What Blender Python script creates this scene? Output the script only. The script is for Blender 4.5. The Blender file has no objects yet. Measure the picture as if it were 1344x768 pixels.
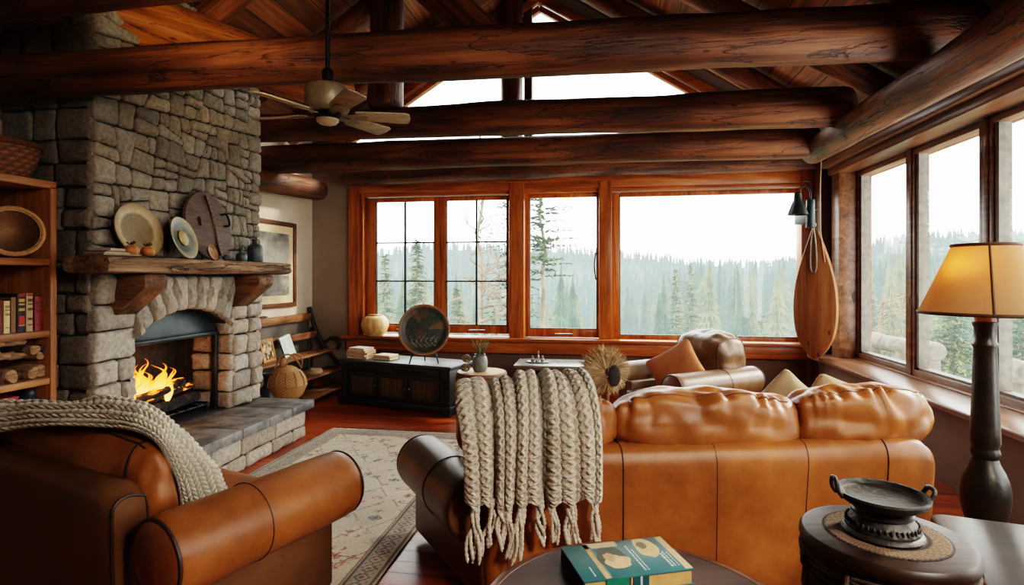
import bpy, bmesh, math, random
from mathutils import Vector, Matrix, noise

RND = random.Random(11)
SC = bpy.context.scene
COL = SC.collection
PI = math.pi
# ------------------------------------------------------------------ camera frame
FPX, U0, V0, HC = 740.0, 672.0, 364.0, 1.45
TH = math.radians(9.3)
CT, ST = math.cos(TH), math.sin(TH)


def W(r, d, z=0.0):
    """point r metres right of, d metres ahead of the viewpoint, at height z"""
    return Vector((r * CT - d * ST, r * ST + d * CT, z))


def Q(u, v, d):
    return W((u - U0) / FPX * d, d, HC - (v - V0) / FPX * d)


def dep(X, Y):
    return -X * ST + Y * CT


def xb(u, Y):
    return Y * math.tan(math.atan((u - U0) / FPX) - TH)


def yb(u, X):
    return X / math.tan(math.atan((u - U0) / FPX) - TH)


def zat(v, X, Y):
    return HC - (v - V0) / FPX * dep(X, Y)


def wang(cam_deg):
    return math.radians(cam_deg) + TH


def nz(x, y=0.0, z=0.0):
    return noise.noise(Vector((x, y, z)))


def lerp(a, b, t):
    return a + (b - a) * t


def clamp(x, a=0.0, b=1.0):
    return max(a, min(b, x))


def sstep(a, b, x):
    t = clamp((x - a) / (b - a))
    return t * t * (3 - 2 * t)


def catmull(pts, t):
    n = len(pts) - 1
    x = clamp(t) * n
    i = min(int(x), n - 1)
    f = x - i
    p1, p2 = Vector(pts[i]), Vector(pts[i + 1])
    p0 = Vector(pts[i - 1]) if i > 0 else p1 * 2 - p2
    p3 = Vector(pts[i + 2]) if i + 2 <= n else p2 * 2 - p1
    return 0.5 * ((2 * p1) + (p2 - p0) * f + (2 * p0 - 5 * p1 + 4 * p2 - p3) * f * f + (3 * p1 - p0 - 3 * p2 + p3) * f ** 3)


def spath(pts, n):
    return [catmull(pts, i / (n - 1)) for i in range(n)]


# ------------------------------------------------------------------ objects
def link(o, parent=None):
    COL.objects.link(o)
    if parent is not None:
        o.parent = parent
    return o


def thing(name, label, cat, loc=(0, 0, 0), rotz=0.0, group=None):
    o = link(bpy.data.objects.new(name, None))
    o.empty_display_size = 0.05
    o.location = loc
    o.rotation_euler = (0, 0, rotz)
    o['label'] = label
    o['category'] = cat
    if group:
        o['group'] = group
    return o


def tag(o, label, cat, group=None, kind=None):
    o['label'] = label
    o['category'] = cat
    if group:
        o['group'] = group
    if kind:
        o['kind'] = kind
    return o


def copy_tree(o, parent=None, label=None, loc=None, rotz=None):
    c = o.copy()
    COL.objects.link(c)
    if parent is not None:
        c.parent = parent
    if label:
        c['label'] = label
    if loc is not None:
        c.location = loc
    if rotz is not None:
        c.rotation_euler = (0, 0, rotz)
    for ch in list(o.children):
        copy_tree(ch, c)
    return c


# ------------------------------------------------------------------ mesh builder
class MB:
    def __init__(s):
        s.v, s.f, s.c = [], [], {}
        s.col = None      # current colour

    def add(s, vs, fs):
        b = len(s.v)
        s.v.extend([Vector(p) for p in vs])
        s.f.extend([tuple(i + b for i in f) for f in fs])
        if s.col is not None:
            for i in range(b, len(s.v)):
                s.c[i] = s.col
        return b

    def box(s, c, d, rot=None, taper=None):
        x, y, z = d[0] / 2, d[1] / 2, d[2] / 2
        vs = [Vector(p) for p in [(-x, -y, -z), (x, -y, -z), (x, y, -z), (-x, y, -z), (-x, -y, z), (x, -y, z), (x, y, z), (-x, y, z)]]
        if taper:
            for p in vs[4:]:
                p.x *= taper
                p.y *= taper
        if rot is not None:
            vs = [rot @ p for p in vs]
        c = Vector(c)
        s.add([p + c for p in vs], [(0, 3, 2, 1), (4, 5, 6, 7), (0, 1, 5, 4), (1, 2, 6, 5), (2, 3, 7, 6), (3, 0, 4, 7)])

    def bx(s, x0, x1, y0, y1, z0, z1):
        s.box(((x0 + x1) / 2, (y0 + y1) / 2, (z0 + z1) / 2), (abs(x1 - x0), abs(y1 - y0), abs(z1 - z0)))

    def bar(s, p0, p1, w, h):
        p0, p1 = Vector(p0), Vector(p1)
        d = p1 - p0
        q = d.to_track_quat('X', 'Z').to_matrix()
        s.box((p0 + p1) / 2, (d.length, w, h), q)

    def tube(s, pts, rad, n=10, cap=True, closed=False):
        pts = [Vector(p) for p in pts]
        m = len(pts)
        if not hasattr(rad, '__len__'):
            rad = [rad] * m
        ref = None
        vs, fs = [], []
        for i, p in enumerate(pts):
            if closed:
                t = pts[(i + 1) % m] - pts[i - 1]
            else:
                t = pts[min(i + 1, m - 1)] - pts[max(i - 1, 0)]
            t.normalize()
            if ref is None:
                ref = Vector((0, 0, 1)) if abs(t.z) < 0.9 else Vector((1, 0, 0))
            a = (ref - t * ref.dot(t))
            if a.length < 1e-6:
                a = t.orthogonal()
            a.normalize()
            ref = a
            b = t.cross(a)
            for k in range(n):
                an = 2 * PI * k / n
                vs.append(p + (a * math.cos(an) + b * math.sin(an)) * rad[i])
        for i in range(m if closed else m - 1):
            j = (i + 1) % m
            for k in range(n):
                l = (k + 1) % n
                fs.append((i * n + k, i * n + l, j * n + l, j * n + k))
        if cap and not closed:
            fs.append(tuple(range(n - 1, -1, -1)))
            fs.append(tuple((m - 1) * n + k for k in range(n)))
        s.add(vs, fs)

    def lathe(s, prof, n=32, c=(0, 0, 0), mat=None, wob=None):
        c = Vector(c)
        vs, fs = [], []
        for r, z in prof:
            for k in range(n):
                a = 2 * PI * k / n
                rr = r * (1 + (wob(a, z) if wob else 0))
                p = Vector((rr * math.cos(a), rr * math.sin(a), z))
                vs.append((mat @ p if mat else p) + c)
        m = len(prof)
        for i in range(m - 1):
            for k in range(n):
                l = (k + 1) % n
                fs.append((i * n + k, i * n + l, (i + 1) * n + l, (i + 1) * n + k))
        if prof[0][0] > 1e-4:
            fs.append(tuple(range(n - 1, -1, -1)))
        if prof[-1][0] > 1e-4:
            fs.append(tuple((m - 1) * n + k for k in range(n)))
        s.add(vs, fs)

    def prism(s, poly, h, mp):
        """poly of 2D points, extruded 0..h ; mp(x,y,t)->3D"""
        n = len(poly)
        vs = [mp(x, y, 0) for x, y in poly] + [mp(x, y, h) for x, y in poly]
        fs = [tuple(range(n - 1, -1, -1)), tuple(range(n, 2 * n))]
        for i in range(n):
            j = (i + 1) % n
            fs.append((i, j, n + j, n + i))
        s.add(vs, fs)

    def grid(s, nu, nv, fn, cu=False, colfn=None):
        vs, fs = [], []
        for j in range(nv + 1):
            for i in range(nu + (0 if cu else 1)):
                vs.append(fn(i / nu, j / nv))
        m = nu if cu else nu + 1
        for j in range(nv):
            for i in range(nu):
                i2 = (i + 1) % m
                fs.append((j * m + i, j * m + i2, (j + 1) * m + i2, (j + 1) * m + i))
        b = s.add(vs, fs)
        if colfn:
            k = b
            for j in range(nv + 1):
                for i in range(nu + (0 if cu else 1)):
                    s.c[k] = colfn(i / nu, j / nv)
                    k += 1
        return b

    def ball(s, c, r, nu=20, nv=12, fn=None):
        c = Vector(c)
        r = (r, r, r) if not hasattr(r, '__len__') else r

        def g(u, v):
            a, b = u * 2 * PI, (v - 0.5) * PI
            p = Vector((math.cos(a) * math.cos(b), math.sin(a) * math.cos(b), math.sin(b)))
            q = Vector((p.x * r[0], p.y * r[1], p.z * r[2]))
            if fn:
                q = fn(p, q)
            return q + c
        s.grid(nu, nv, g, cu=True)

    def cushion(s, size, e=4.0, n=14, fn=None, mat=None):
        """rounded box; fn(unit, pos)->pos"""
        key, vs, fs = {}, [], []

        def vid(p):
            k = tuple(round(x, 5) for x in p)
            if k not in key:
                key[k] = len(vs)
                l = (abs(p[0]) ** e + abs(p[1]) ** e + abs(p[2]) ** e) ** (1 / e)
                un = Vector(p) / l
                q = Vector((un.x * size[0] / 2, un.y * size[1] / 2, un.z * size[2] / 2))
                if fn:
                    q = fn(un, q)
                vs.append(mat @ q if mat else q)
            return key[k]
        for ax in range(3):
            for sg in (-1, 1):
                for i in range(n):
                    for j in range(n):
                        qd = []
                        for (a, b) in ((i, j), (i + 1, j), (i + 1, j + 1), (i, j + 1)):
                            p = [0, 0, 0]
                            p[ax] = sg
                            p[(ax + 1) % 3] = math.tan((2 * a / n - 1) * PI / 4)
                            p[(ax + 2) % 3] = math.tan((2 * b / n - 1) * PI / 4)
                            qd.append(vid(tuple(p)))
                        fs.append(tuple(qd if sg > 0 else qd[::-1]))
        s.add(vs, fs)

    def build(s, name, mat, parent=None, smooth=40, bevel=0.0, seg=2, loc=None, rotz=None):
        me = bpy.data.meshes.new(name)
        me.from_pydata([tuple(p) for p in s.v], [], s.f)
        if bevel > 0:
            bm = bmesh.new()
            bm.from_mesh(me)
            ed = [e for e in bm.edges if len(e.link_faces) == 2 and e.calc_face_angle(0) > 0.6]
            if ed:
                bmesh.ops.bevel(bm, geom=ed, offset=bevel, segments=seg, profile=0.5, affect='EDGES', clamp_overlap=True)
            bm.to_mesh(me)
            bm.free()
        elif s.c:
            ca = me.color_attributes.new('Col', 'FLOAT_COLOR', 'POINT')
            for i in range(len(s.v)):
                c = s.c.get(i, (1, 1, 1))
                ca.data[i].color = (c[0], c[1], c[2], 1)
        if mat is not None:
            me.materials.append(mat)
        if smooth:
            me.polygons.foreach_set('use_smooth', [True] * len(me.polygons))
            if smooth < 180:
                me.set_sharp_from_angle(angle=math.radians(smooth))
        me.update()
        o = link(bpy.data.objects.new(name, me), parent)
        if loc is not None:
            o.location = loc
        if rotz is not None:
            o.rotation_euler = (0, 0, rotz)
        return o


def part(name, mb, mat, parent, **k):
    return mb.build(name, mat, parent, **k)


def struct(name, mb, mat, parent=None, **k):
    o = mb.build(name, mat, parent, **k)
    if parent is None:
        o['kind'] = 'structure'
    return o


# ------------------------------------------------------------------ materials
def srgb(r, g, b):
    f = lambda c: ((c / 255 + 0.055) / 1.055) ** 2.4 if c > 10 else c / 255 / 12.92
    return (f(r), f(g), f(b), 1)


class NT:
    def __init__(s, name):
        s.m = bpy.data.materials.new(name)
        s.m.use_nodes = True
        s.t = s.m.node_tree
        s.t.nodes.clear()
        s.out = s.n('ShaderNodeOutputMaterial')

    def n(s, ty, **kw):
        nd = s.t.nodes.new(ty)
        for k, v in kw.items():
            setattr(nd, k, v)
        return nd

    def l(s, a, b):
        s.t.links.new(a, b)

    def coord(s, scale=(1, 1, 1), kind='Object'):
        tc = s.n('ShaderNodeTexCoord')
        mp = s.n('ShaderNodeMapping')
        mp.inputs['Scale'].default_value = scale
        s.l(tc.outputs[kind], mp.inputs['Vector'])
        return mp.outputs['Vector']

    def noise(s, vec, scale, detail=4, rough=0.55, dist=0.0):
        nd = s.n('ShaderNodeTexNoise')
        s.l(vec, nd.inputs['Vector'])
        nd.inputs['Scale'].default_value = scale
        nd.inputs['Detail'].default_value = detail
        nd.inputs['Roughness'].default_value = rough
        nd.inputs['Distortion'].default_value = dist
        return nd.outputs['Fac']

    def ramp(s, fac, stops, interp='LINEAR'):
        r = s.n('ShaderNodeValToRGB')
        r.color_ramp.interpolation = interp
        el = r.color_ramp.elements
        while len(el) < len(stops):
            el.new(0.5)
        for e, (p, c) in zip(el, stops):
            e.position = p
            e.color = c if len(c) == 4 else (*c, 1)
        s.l(fac, r.inputs['Fac'])
        return r.outputs['Color']

    def mix(s, fac, a, b, mode='MIX'):
        m = s.n('ShaderNodeMix', data_type='RGBA', blend_type=mode)
        if isinstance(fac, (int, float)):
            m.inputs[0].default_value = fac
        else:
            s.l(fac, m.inputs[0])
        for i, x in ((6, a), (7, b)):
            if isinstance(x, (tuple, list)):
                m.inputs[i].default_value = x if len(x) == 4 else (*x, 1)
            else:
                s.l(x, m.inputs[i])
        return m.outputs[2]

    def math(s, op, a, b=0.0):
        m = s.n('ShaderNodeMath', operation=op)
        for i, x in ((0, a), (1, b)):
            if isinstance(x, (int, float)):
                m.inputs[i].default_value = x
            else:
                s.l(x, m.inputs[i])
        return m.outputs[0]

    def attr(s, name='Col'):
        a = s.n('ShaderNodeAttribute')
        a.attribute_name = name
        return a.outputs['Color']

    def bsdf(s, color, rough=0.5, metal=0.0, bump=None, bstr=0.3, bdist=0.02, spec=0.5, coat=0.0, sheen=0.0):
        b = s.n('ShaderNodeBsdfPrincipled')
        for nm, x in (('Base Color', color), ('Roughness', rough)):
            if isinstance(x, (int, float, tuple, list)):
                b.inputs[nm].default_value = x
            else:
                s.l(x, b.inputs[nm])
        b.inputs['Metallic'].default_value = metal
        b.inputs['Specular IOR Level'].default_value = spec
        b.inputs['Coat Weight'].default_value = coat
        b.inputs['Sheen Weight'].default_value = sheen
        if bump is not None:
            bp = s.n('ShaderNodeBump')
            bp.inputs['Strength'].default_value = bstr
            bp.inputs['Distance'].default_value = bdist
            s.l(bump, bp.inputs['Height'])
            s.l(bp.outputs['Normal'], b.inputs['Normal'])
        s.l(b.outputs['BSDF'], s.out.inputs['Surface'])
        return b


def simple(name, c1, c2=None, rough=0.5, metal=0.0, scale=6, stretch=(1, 1, 1), bump=0.15, bscale=None, spec=0.5, coat=0.0, sheen=0.0, lo=0.35, hi=0.65, bdist=0.01, detail=5):
    t = NT(name)
    v = t.coord(stretch)
    f = t.noise(v, scale, detail)
    col = t.ramp(f, [(lo, c1), (hi, c2 or c1)])
    h = t.noise(v, bscale or scale * 4, 4)
    t.bsdf(col, rough, metal, h, bump, bdist, spec, coat, sheen)
    return t.m


def attr_mat(name, rough=0.7, scale=60, bump=0.2, metal=0.0, noise_amt=0.25, bdist=0.004, sheen=0.0, spec=0.5):
    t = NT(name)
    v = t.coord()
    f = t.noise(v, scale, 5)
    c = t.mix(noise_amt, t.attr(), t.ramp(f, [(0.3, (0.2, 0.2, 0.2, 1)), (0.7, (1, 1, 1, 1))]), 'MULTIPLY')
    t.bsdf(c, rough, metal, f, bump, bdist, sheen=sheen, spec=spec)
    return t.m


def wood(name, dark, mid, light, axis=0, rough=0.5, scale=1.0, cracks=0.0, knots=True, bump=0.25, spec=0.4, coat=0.0, far=1.0):
    t = NT(name)
    st = [10 * scale] * 3
    st[axis] = 0.9 * scale
    v = t.coord(tuple(st))
    f = t.noise(v, 1.0, 7, 0.62, 0.6)
    st2 = [46 * scale] * 3
    st2[axis] = 1.6 * scale
    g = t.noise(t.coord(tuple(st2)), 1.0, 4, 0.6, 0.3)
    col = t.ramp(f, [(0.30, dark), (0.5, mid), (0.72, light)])
    col = t.mix(0.5, col, t.ramp(g, [(0.3, (0.35, 0.32, 0.30, 1)), (0.6, (1, 1, 1, 1))]), 'MULTIPLY')
    h = t.math('ADD', f, g)
    if cracks > 0:
        st3 = [5.5 * scale] * 3
        st3[axis] = 0.55 * scale
        c = t.noise(t.coord(tuple(st3)), 1.0, 5, 0.6, 1.6)
        w = t.ramp(c, [(0.485, (1, 1, 1, 1)), (0.5, (0.10, 0.08, 0.07, 1)), (0.515, (1, 1, 1, 1))])
        col = t.mix(cracks, col, w, 'MULTIPLY')
        h = t.math('MULTIPLY', h, w)
        bt = t.noise(t.coord((1.1, 1.1, 1.1)), 1.0, 3)
        col = t.mix(0.8, col, t.ramp(bt, [(0.35, (0.45, 0.40, 0.40, 1)), (0.6, (1.0, 1.0, 1.0, 1))]), 'MULTIPLY')
    if knots:
        vo = t.n('ShaderNodeTexVoronoi')
        st4 = [2.2 * scale] * 3
        st4[axis] = 0.9 * scale
        t.l(t.coord(tuple(st4)), vo.inputs['Vector'])
        k = t.ramp(vo.outputs['Distance'], [(0.06, (0.18, 0.12, 0.10, 1)), (0.13, (1, 1, 1, 1))])
        col = t.mix(0.85, col, k, 'MULTIPLY')
    t.bsdf(col, rough, 0, h, bump, 0.012, spec, coat)
    return t.m
# ------------------------------------------------------------------ room dimensions
XL, XR, YB, YR = -3.85, 2.60, 7.00, -3.2
RIDX, RIDZ, SLP = -0.80, 5.15, 0.62


def roofz(x):
    return RIDZ - SLP * abs(x - RIDX)


M_LOG = wood('log_wood', srgb(58, 30, 16), srgb(124, 70, 36), srgb(178, 110, 60), 0, 0.5, 1.0, cracks=0.95, bump=0.5)
M_LOGD = wood('log_wood_dark', srgb(46, 25, 15), srgb(104, 60, 34), srgb(156, 98, 54), 0, 0.55, 0.9, cracks=0.95, bump=0.5)
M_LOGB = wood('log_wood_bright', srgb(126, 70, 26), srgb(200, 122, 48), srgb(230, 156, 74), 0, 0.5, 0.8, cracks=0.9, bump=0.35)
M_LOGG = wood('log_wood_weathered', srgb(70, 48, 38), srgb(128, 82, 56), srgb(172, 120, 86), 0, 0.5, 1.0, cracks=1.0, bump=0.6)
M_TRIMX = wood('trim_wood_x', srgb(112, 58, 24), srgb(170, 94, 42), srgb(206, 128, 64), 0, 0.3, 1.2, knots=False, bump=0.1)
M_TRIMY = wood('trim_wood_y', srgb(72, 44, 28), srgb(112, 74, 50), srgb(144, 102, 74), 1, 0.32, 1.2, knots=False, bump=0.1)
M_TRIMZ = wood('trim_wood_z', srgb(112, 58, 24), srgb(174, 96, 42), srgb(210, 132, 66), 2, 0.3, 1.2, knots=False, bump=0.1)
M_TRIMZD = wood('trim_wood_post', srgb(48, 24, 16), srgb(86, 44, 28), srgb(112, 62, 40), 2, 0.45, 1.2, knots=False, bump=0.15)


def plank_mat(name, dark, mid, light, width, along=1, rough=0.3, gap=0.03, shade=0.5):
    t = NT(name)
    ac = 0 if along == 1 else 1
    tc = t.n('ShaderNodeTexCoord')
    sx = t.n('ShaderNodeSeparateXYZ')
    t.l(tc.outputs['Object'], sx.inputs[0])
    a = sx.outputs[ac]
    q = t.math('DIVIDE', a, width)
    fl = t.math('FLOOR', q)
    fr = t.math('SUBTRACT', q, fl)
    wn = t.n('ShaderNodeTexWhiteNoise', noise_dimensions='1D')
    t.l(fl, wn.inputs['W'])
    cx = t.n('ShaderNodeCombineXYZ')
    st = [14, 14, 14]
    st[along] = 0.8
    off = t.math('MULTIPLY', wn.outputs['Value'], 37.0)
    mp = t.n('ShaderNodeMapping')
    mp.inputs['Scale'].default_value = st
    t.l(tc.outputs['Object'], mp.inputs['Vector'])
    t.l(off, cx.inputs[along])
    ad = t.n('ShaderNodeVectorMath', operation='ADD')
    t.l(mp.outputs[0], ad.inputs[0])
    t.l(cx.outputs[0], ad.inputs[1])
    f = t.noise(ad.outputs[0], 1.0, 6, 0.6, 0.8)
    col = t.ramp(f, [(0.3, dark), (0.5, mid), (0.7, light)])
    vr = t.ramp(wn.outputs['Value'], [(0.0, (shade, shade * .95, shade * .9, 1)), (1.0, (1, 1, 1, 1))])
    col = t.mix(0.9, col, vr, 'MULTIPLY')
    g = t.math('MINIMUM', fr, t.math('SUBTRACT', 1.0, fr))
    gr = t.ramp(g, [(gap * .5, (0.08, 0.06, 0.05, 1)), (gap, (1, 1, 1, 1))])
    col = t.mix(1.0, col, gr, 'MULTIPLY')
    h = t.math('ADD', t.math('MULTIPLY', f, 0.15), gr)
    t.bsdf(col, rough, 0, h, 0.35, 0.006)
    return t.m


M_FLOOR = plank_mat('floor_planks', srgb(108, 44, 18), srgb(168, 76, 32), srgb(200, 102, 48), 0.11, 0, 0.28)
M_CEIL = plank_mat('ceiling_planks', srgb(80, 44, 24), srgb(138, 82, 46), srgb(176, 112, 66), 0.19, 1, 0.55)
M_WCREAM = simple('wall_plaster_cream', srgb(206, 192, 172), srgb(190, 174, 152), 0.85, scale=2, bscale=90, bump=0.08)
M_WTAUPE = simple('wall_plaster_taupe', srgb(150, 132, 116), srgb(136, 118, 104), 0.85, scale=2, bscale=90, bump=0.08)
M_WLOW = simple('wall_plaster_brown', srgb(112, 88, 74), srgb(98, 76, 64), 0.8, scale=2, bscale=90, bump=0.08)
M_GLASS = None


def glass_mat():
    t = NT('window_glass')
    tr = t.n('ShaderNodeBsdfTransparent')
    tr.inputs['Color'].default_value = (0.97, 0.985, 0.98, 1)
    gl = t.n('ShaderNodeBsdfGlossy')
    gl.inputs['Roughness'].default_value = 0.02
    lw = t.n('ShaderNodeLayerWeight')
    fac = t.math('ADD', 0.03, t.math('MULTIPLY', t.math('POWER', lw.outputs['Facing'], 5.0), 0.5))
    mx = t.n('ShaderNodeMixShader')
    t.l(fac, mx.inputs[0])
    t.l(tr.outputs[0], mx.inputs[1])
    t.l(gl.outputs[0], mx.inputs[2])
    t.l(mx.outputs[0], t.out.inputs['Surface'])
    return t.m


M_GLASS = glass_mat()
M_BLACKM = simple('black_metal', srgb(20, 20, 22), srgb(30, 29, 29), 0.45, 0.6, scale=20, bump=0.05)
M_STEEL = simple('steel', srgb(170, 165, 158), srgb(140, 134, 126), 0.3, 0.9, scale=20, bump=0.05)
M_ALU = simple('window_spacer_grey', srgb(112, 104, 92), srgb(84, 80, 72), 0.6, 0.1, scale=20, bump=0.05)

# ------------------------------------------------------------------ floor, ceiling, walls
m = MB()
m.bx(XL - .2, XR + .2, YR, YB + .2, -0.12, 0)
struct('floor', m, M_FLOOR, smooth=0)

m = MB()
for sg in (-1, 1):
    xe = XL - .5 if sg < 0 else XR + .6
    vs = []
    for t_ in (0, .14):
        for (x, y) in ((RIDX, YR), (xe, YR), (xe, YB + .5), (RIDX, YB + .5)):
            vs.append((x, y, roofz(x) + t_))
    m.add(vs, [(0, 1, 2, 3), (7, 6, 5, 4), (0, 4, 5, 1), (1, 5, 6, 2), (2, 6, 7, 3)])
struct('ceiling', m, M_CEIL, smooth=0)

m = MB()
m.bx(XL - .2, XL, YR, YB + .2, 0, 3.3)
struct('wall_left', m, M_WCREAM, smooth=0)

m = MB()
m.prism([(XL, 0), (XR, 0), (XR, roofz(XR)), (RIDX, RIDZ), (XL, roofz(XL))], .15, lambda x, z, t: (x, YR - t, z))
struct('wall_rear', m, M_WTAUPE, smooth=0)

# back wall: window opening from xw0 to xw1, z .66..2.55 ; gable glass above 3.1
xw0, xw1 = xb(470, YB), xb(1058, YB)
ZW0, ZW1 = 0.66, 2.54
GX, GZ, GB = RIDX, 4.88, 3.12
gl = lambda z: (GZ - z) / SLP
m = MB()
m.bx(XL - .2, xw0, YB, YB + .2, 0, ZW1)
m.bx(xw1, XR + .2, YB, YB + .2, 0, ZW1)
m.bx(XL - .2, XR + .2, YB, YB + .2, ZW1, GB)
mp = lambda x, z, t: (x, YB + t, z)
m.prism([(XL - .2, GB), (GX - gl(GB), GB), (GX, GZ), (RIDX, RIDZ), (XL - .2, roofz(XL - .2))][::-1], .2, mp)
m.prism([(GX, GZ), (GX + gl(GB), GB), (XR + .2, GB), (XR + .2, roofz(XR + .2)), (RIDX, RIDZ)][::-1], .2, mp)
struct('wall_back', m, M_WTAUPE, smooth=0)
m = MB()
m.bx(xw0, xw1, YB, YB + .2, 0, ZW0)
struct('wall_back_lower', m, M_WLOW, smooth=0)

# right wall : knee wall, header
XK = 2.36
m = MB()
m.bx(XK, XR + .2, YR, YB, 0, 0.56)
struct('wall_right', m, M_WLOW, smooth=0)
m = MB()
m.bx(XR - .05, XR + .2, YR, YB, 2.56, 3.02)
m.bx(XR, XR + .2, YB - .45, YB, 0.56, 2.56)
m.bx(XR, XR + .2, YR, 1.39, 0.56, 2.56)  # unseen end walled up to cut window light on the chimney side
struct('wall_right_upper', m, M_TRIMY, smooth=0)
m = MB()
m.bx(XL, XL + .02, 4.85, YB, 0, .1)
struct('baseboard_left', m, M_TRIMY, smooth=0)
m = MB()
m.bx(XL, XK, YB - .02, YB, 0, .1)
struct('baseboard_back', m, M_TRIMX, smooth=0)

# ------------------------------------------------------------------ back windows
YF = YB - .05      # casing front
m = MB()
xa = xb(457, YF)
m.bx(xa, xa + .15, YF, YB + .01, .50, 2.70)                      # left casing
mh = MB()
mh.bx(xa + .15, xb(1052, YF), YF + .003, YB + .01, 2.545, 2.70)
mh.bx(xw0 - .02, xw1 + .02, YB - .02, YB + .15, 2.50, 2.545)
m.bx(xa + .15, xa + .20, YF + .02, YB + .14, ZW0, 2.55)          # jamb
m.bx(xb(1052, YF), xb(1075, YF), YF, YB + .14, .62, 2.70)
m2 = MB()
m2.bx(xa - .06, xb(1085, YF), YB - .16, YB + .15, .655, .695)    # sill
m2.bx(xa - .02, xb(1080, YF), YF - .02, YB, .50, .655)           # apron
w1 = struct('window_1', m, M_TRIMZ, bevel=.008)
part('sill', m2, M_TRIMX, w1, bevel=.008)
part('head_casing', mh, M_TRIMX, w1, bevel=.006)


def sash(nm, u0, u1, z0, z1, grid, root, o0, o1, bot=.1, top=.05, yg=YB + .09):
    """sash whose glass spans u0..u1 (at yg), z0..z1"""
    x0, x1 = xb(u0, yg), xb(u1, yg)
    fr = MB()
    fr.bx(xb(o0, yg), x0, yg - .03, yg + .03, z0 - bot, z1 + top)
    fr.bx(x1, xb(o1, yg), yg - .03, yg + .03, z0 - bot, z1 + top)
    fr.bx(x0, x1, yg - .03, yg + .03, z0 - bot, z0)
    fr.bx(x0, x1, yg - .03, yg + .03, z1, z1 + top)
    s = part('sash', fr, M_TRIMZ, root, bevel=.005)
    g = MB()
    g.bx(x0 - .01, x1 + .01, yg - .003, yg + .003, z0 - .01, z1 + .01)
    part('pane', g, M_GLASS, s, smooth=0)
    e = MB()
    e.bx(x0, x0 + .012, yg - .02, yg + .02, z0, z1)
    e.bx(x1 - .012, x1, yg - .02, yg + .02, z0, z1)
    e.bx(x0, x1, yg - .02, yg + .02, z0, z0 + .012)
    part('gasket', e, M_BLACKM if grid else M_ALU, s, smooth=0)
    if grid:
        b = MB()
        xm = (x0 + x1) / 2
        b.bx(xm - .011, xm + .011, yg - .018, yg + .018, z0, z1)
        for k in (1, 2):
            zz = lerp(z0, z1, k / 3 + (.02 if k == 1 else .0))
            b.bx(x0, x1, yg - .017, yg + .017, zz - .009, zz + .009)
        part('muntin', b, M_BLACKM, s, smooth=0)
    h = MB()
    xm = (x0 + x1) / 2
    h.tube([(xm - .1, yg - .05, z0 - .06), (xm - .02, yg - .07, z0 - .055), (xm + .12, yg - .05, z0 - .055)], .008, 6)
    part('crank_handle', h, M_STEEL, s)
    return s


sash('A', 494, 571, .83, 2.44, True, w1, 474, 578.6)
sash('B', 586, 666, .83, 2.44, True, w1, 578.2, 676)


def post(nm, u0, u1):
    mm = MB()
    mm.bx(xb(u0, YF), xb(u1, YF), YF - .01, YB + .14, .69, 2.62)
    return struct(nm, mm, M_TRIMZ, bevel=.01)


post('trim_1', 668, 688)
w2 = post('window_2', 786, 803)
sash('C', 695, 784, .80, 2.45, False, w2, 682, 792)
w3 = MB()
w3.bx(xw0, xw1, YB + .10, YB + .14, 2.50, 2.54)
w3 = struct('window_3', w3, M_TRIMX, smooth=0)
sash('D', 813, 1049, .735, 2.44, False, w3, 798, 1062, bot=.06)
# thin pull latch on pane C right stile
m = MB()
m.tube(spath([(xb(782, YB), YB - .02, 1.75), (xb(780, YB), YB - .05, 1.6), (xb(782, YB), YB - .02, 1.42)], 8), .008, 6)
part('latch', m, M_BLACKM, w2)

# corner post
m = MB()
m.bx(xb(1074, 6.8), XR, 6.72, YB, .56, 2.95)
struct('trim_2', m, M_TRIMZD, bevel=.02)

# ------------------------------------------------------------------ right window
m = MB()
m.bx(XK - .13, XR + .02, YR, 6.75, .555, .60)
sl = struct('window_4', m, M_TRIMY, bevel=.012)
m = MB()
m.bx(XR - .16, XR + .16, 6.42, 6.62, .60, 2.62)
m.bx(XR - .2, XR + .16, YR, 6.62, 2.555, 2.63)
m.bx(XR - .26, XR + .1, YR, 6.62, 2.63, 2.70)
m.bx(XR - .21, XR + .1, YR, 6.62, 2.70, 2.80)
m.bx(XR - .03, XR + .16, -1.2, 6.5, .595, .615)
part('casing', m, M_TRIMY, sl, bevel=.008)
ym = [6.42, 5.34, 4.36, 3.37, 2.38, 1.39]
for i in range(len(ym) - 1):
    y1, y0 = ym[i], ym[i + 1]
    fr = MB()
    g0, g1, z0, z1 = y0 + .105, y1 - .035, .665, 2.50
    xg = XR + .06
    fr.bx(xg - .06, xg + .06, y0, g0 - .05, .60, 2.56)
    fr.bx(xg - .05, xg + .05, g0 - .05, g0, z0 - .05, z1 + .05)
    fr.bx(xg - .05, xg + .05, g1, y1, z0 - .05, z1 + .05)
    fr.bx(xg - .05, xg + .05, g0, g1, z0 - .06, z0)
    fr.bx(xg - .05, xg + .05, g0, g1, z1, z1 + .05)
    s = part('sash', fr, M_TRIMY, sl, bevel=.006)
    g = MB()
    g.bx(xg - .003, xg + .003, g0 - .01, g1 + .01, z0 - .01, z1 + .01)
    part('pane', g, M_GLASS, s, smooth=0)
    e = MB()
    e.bx(xg - .035, xg + .045, g1 - .045, g1, z0, z1)
    e.bx(xg - .035, xg + .045, g0, g1, z0, z0 + .018)
    part('gasket', e, M_ALU, s, smooth=0)
    h = MB()
    h.tube(spath([(xg - .06, g1 + .01, 1.30), (xg - .08, g1 + .01, 1.26), (xg - .062, g1 + .01, 1.18)], 7), .005, 6)
    part('latch', h, M_BLACKM, s)

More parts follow.
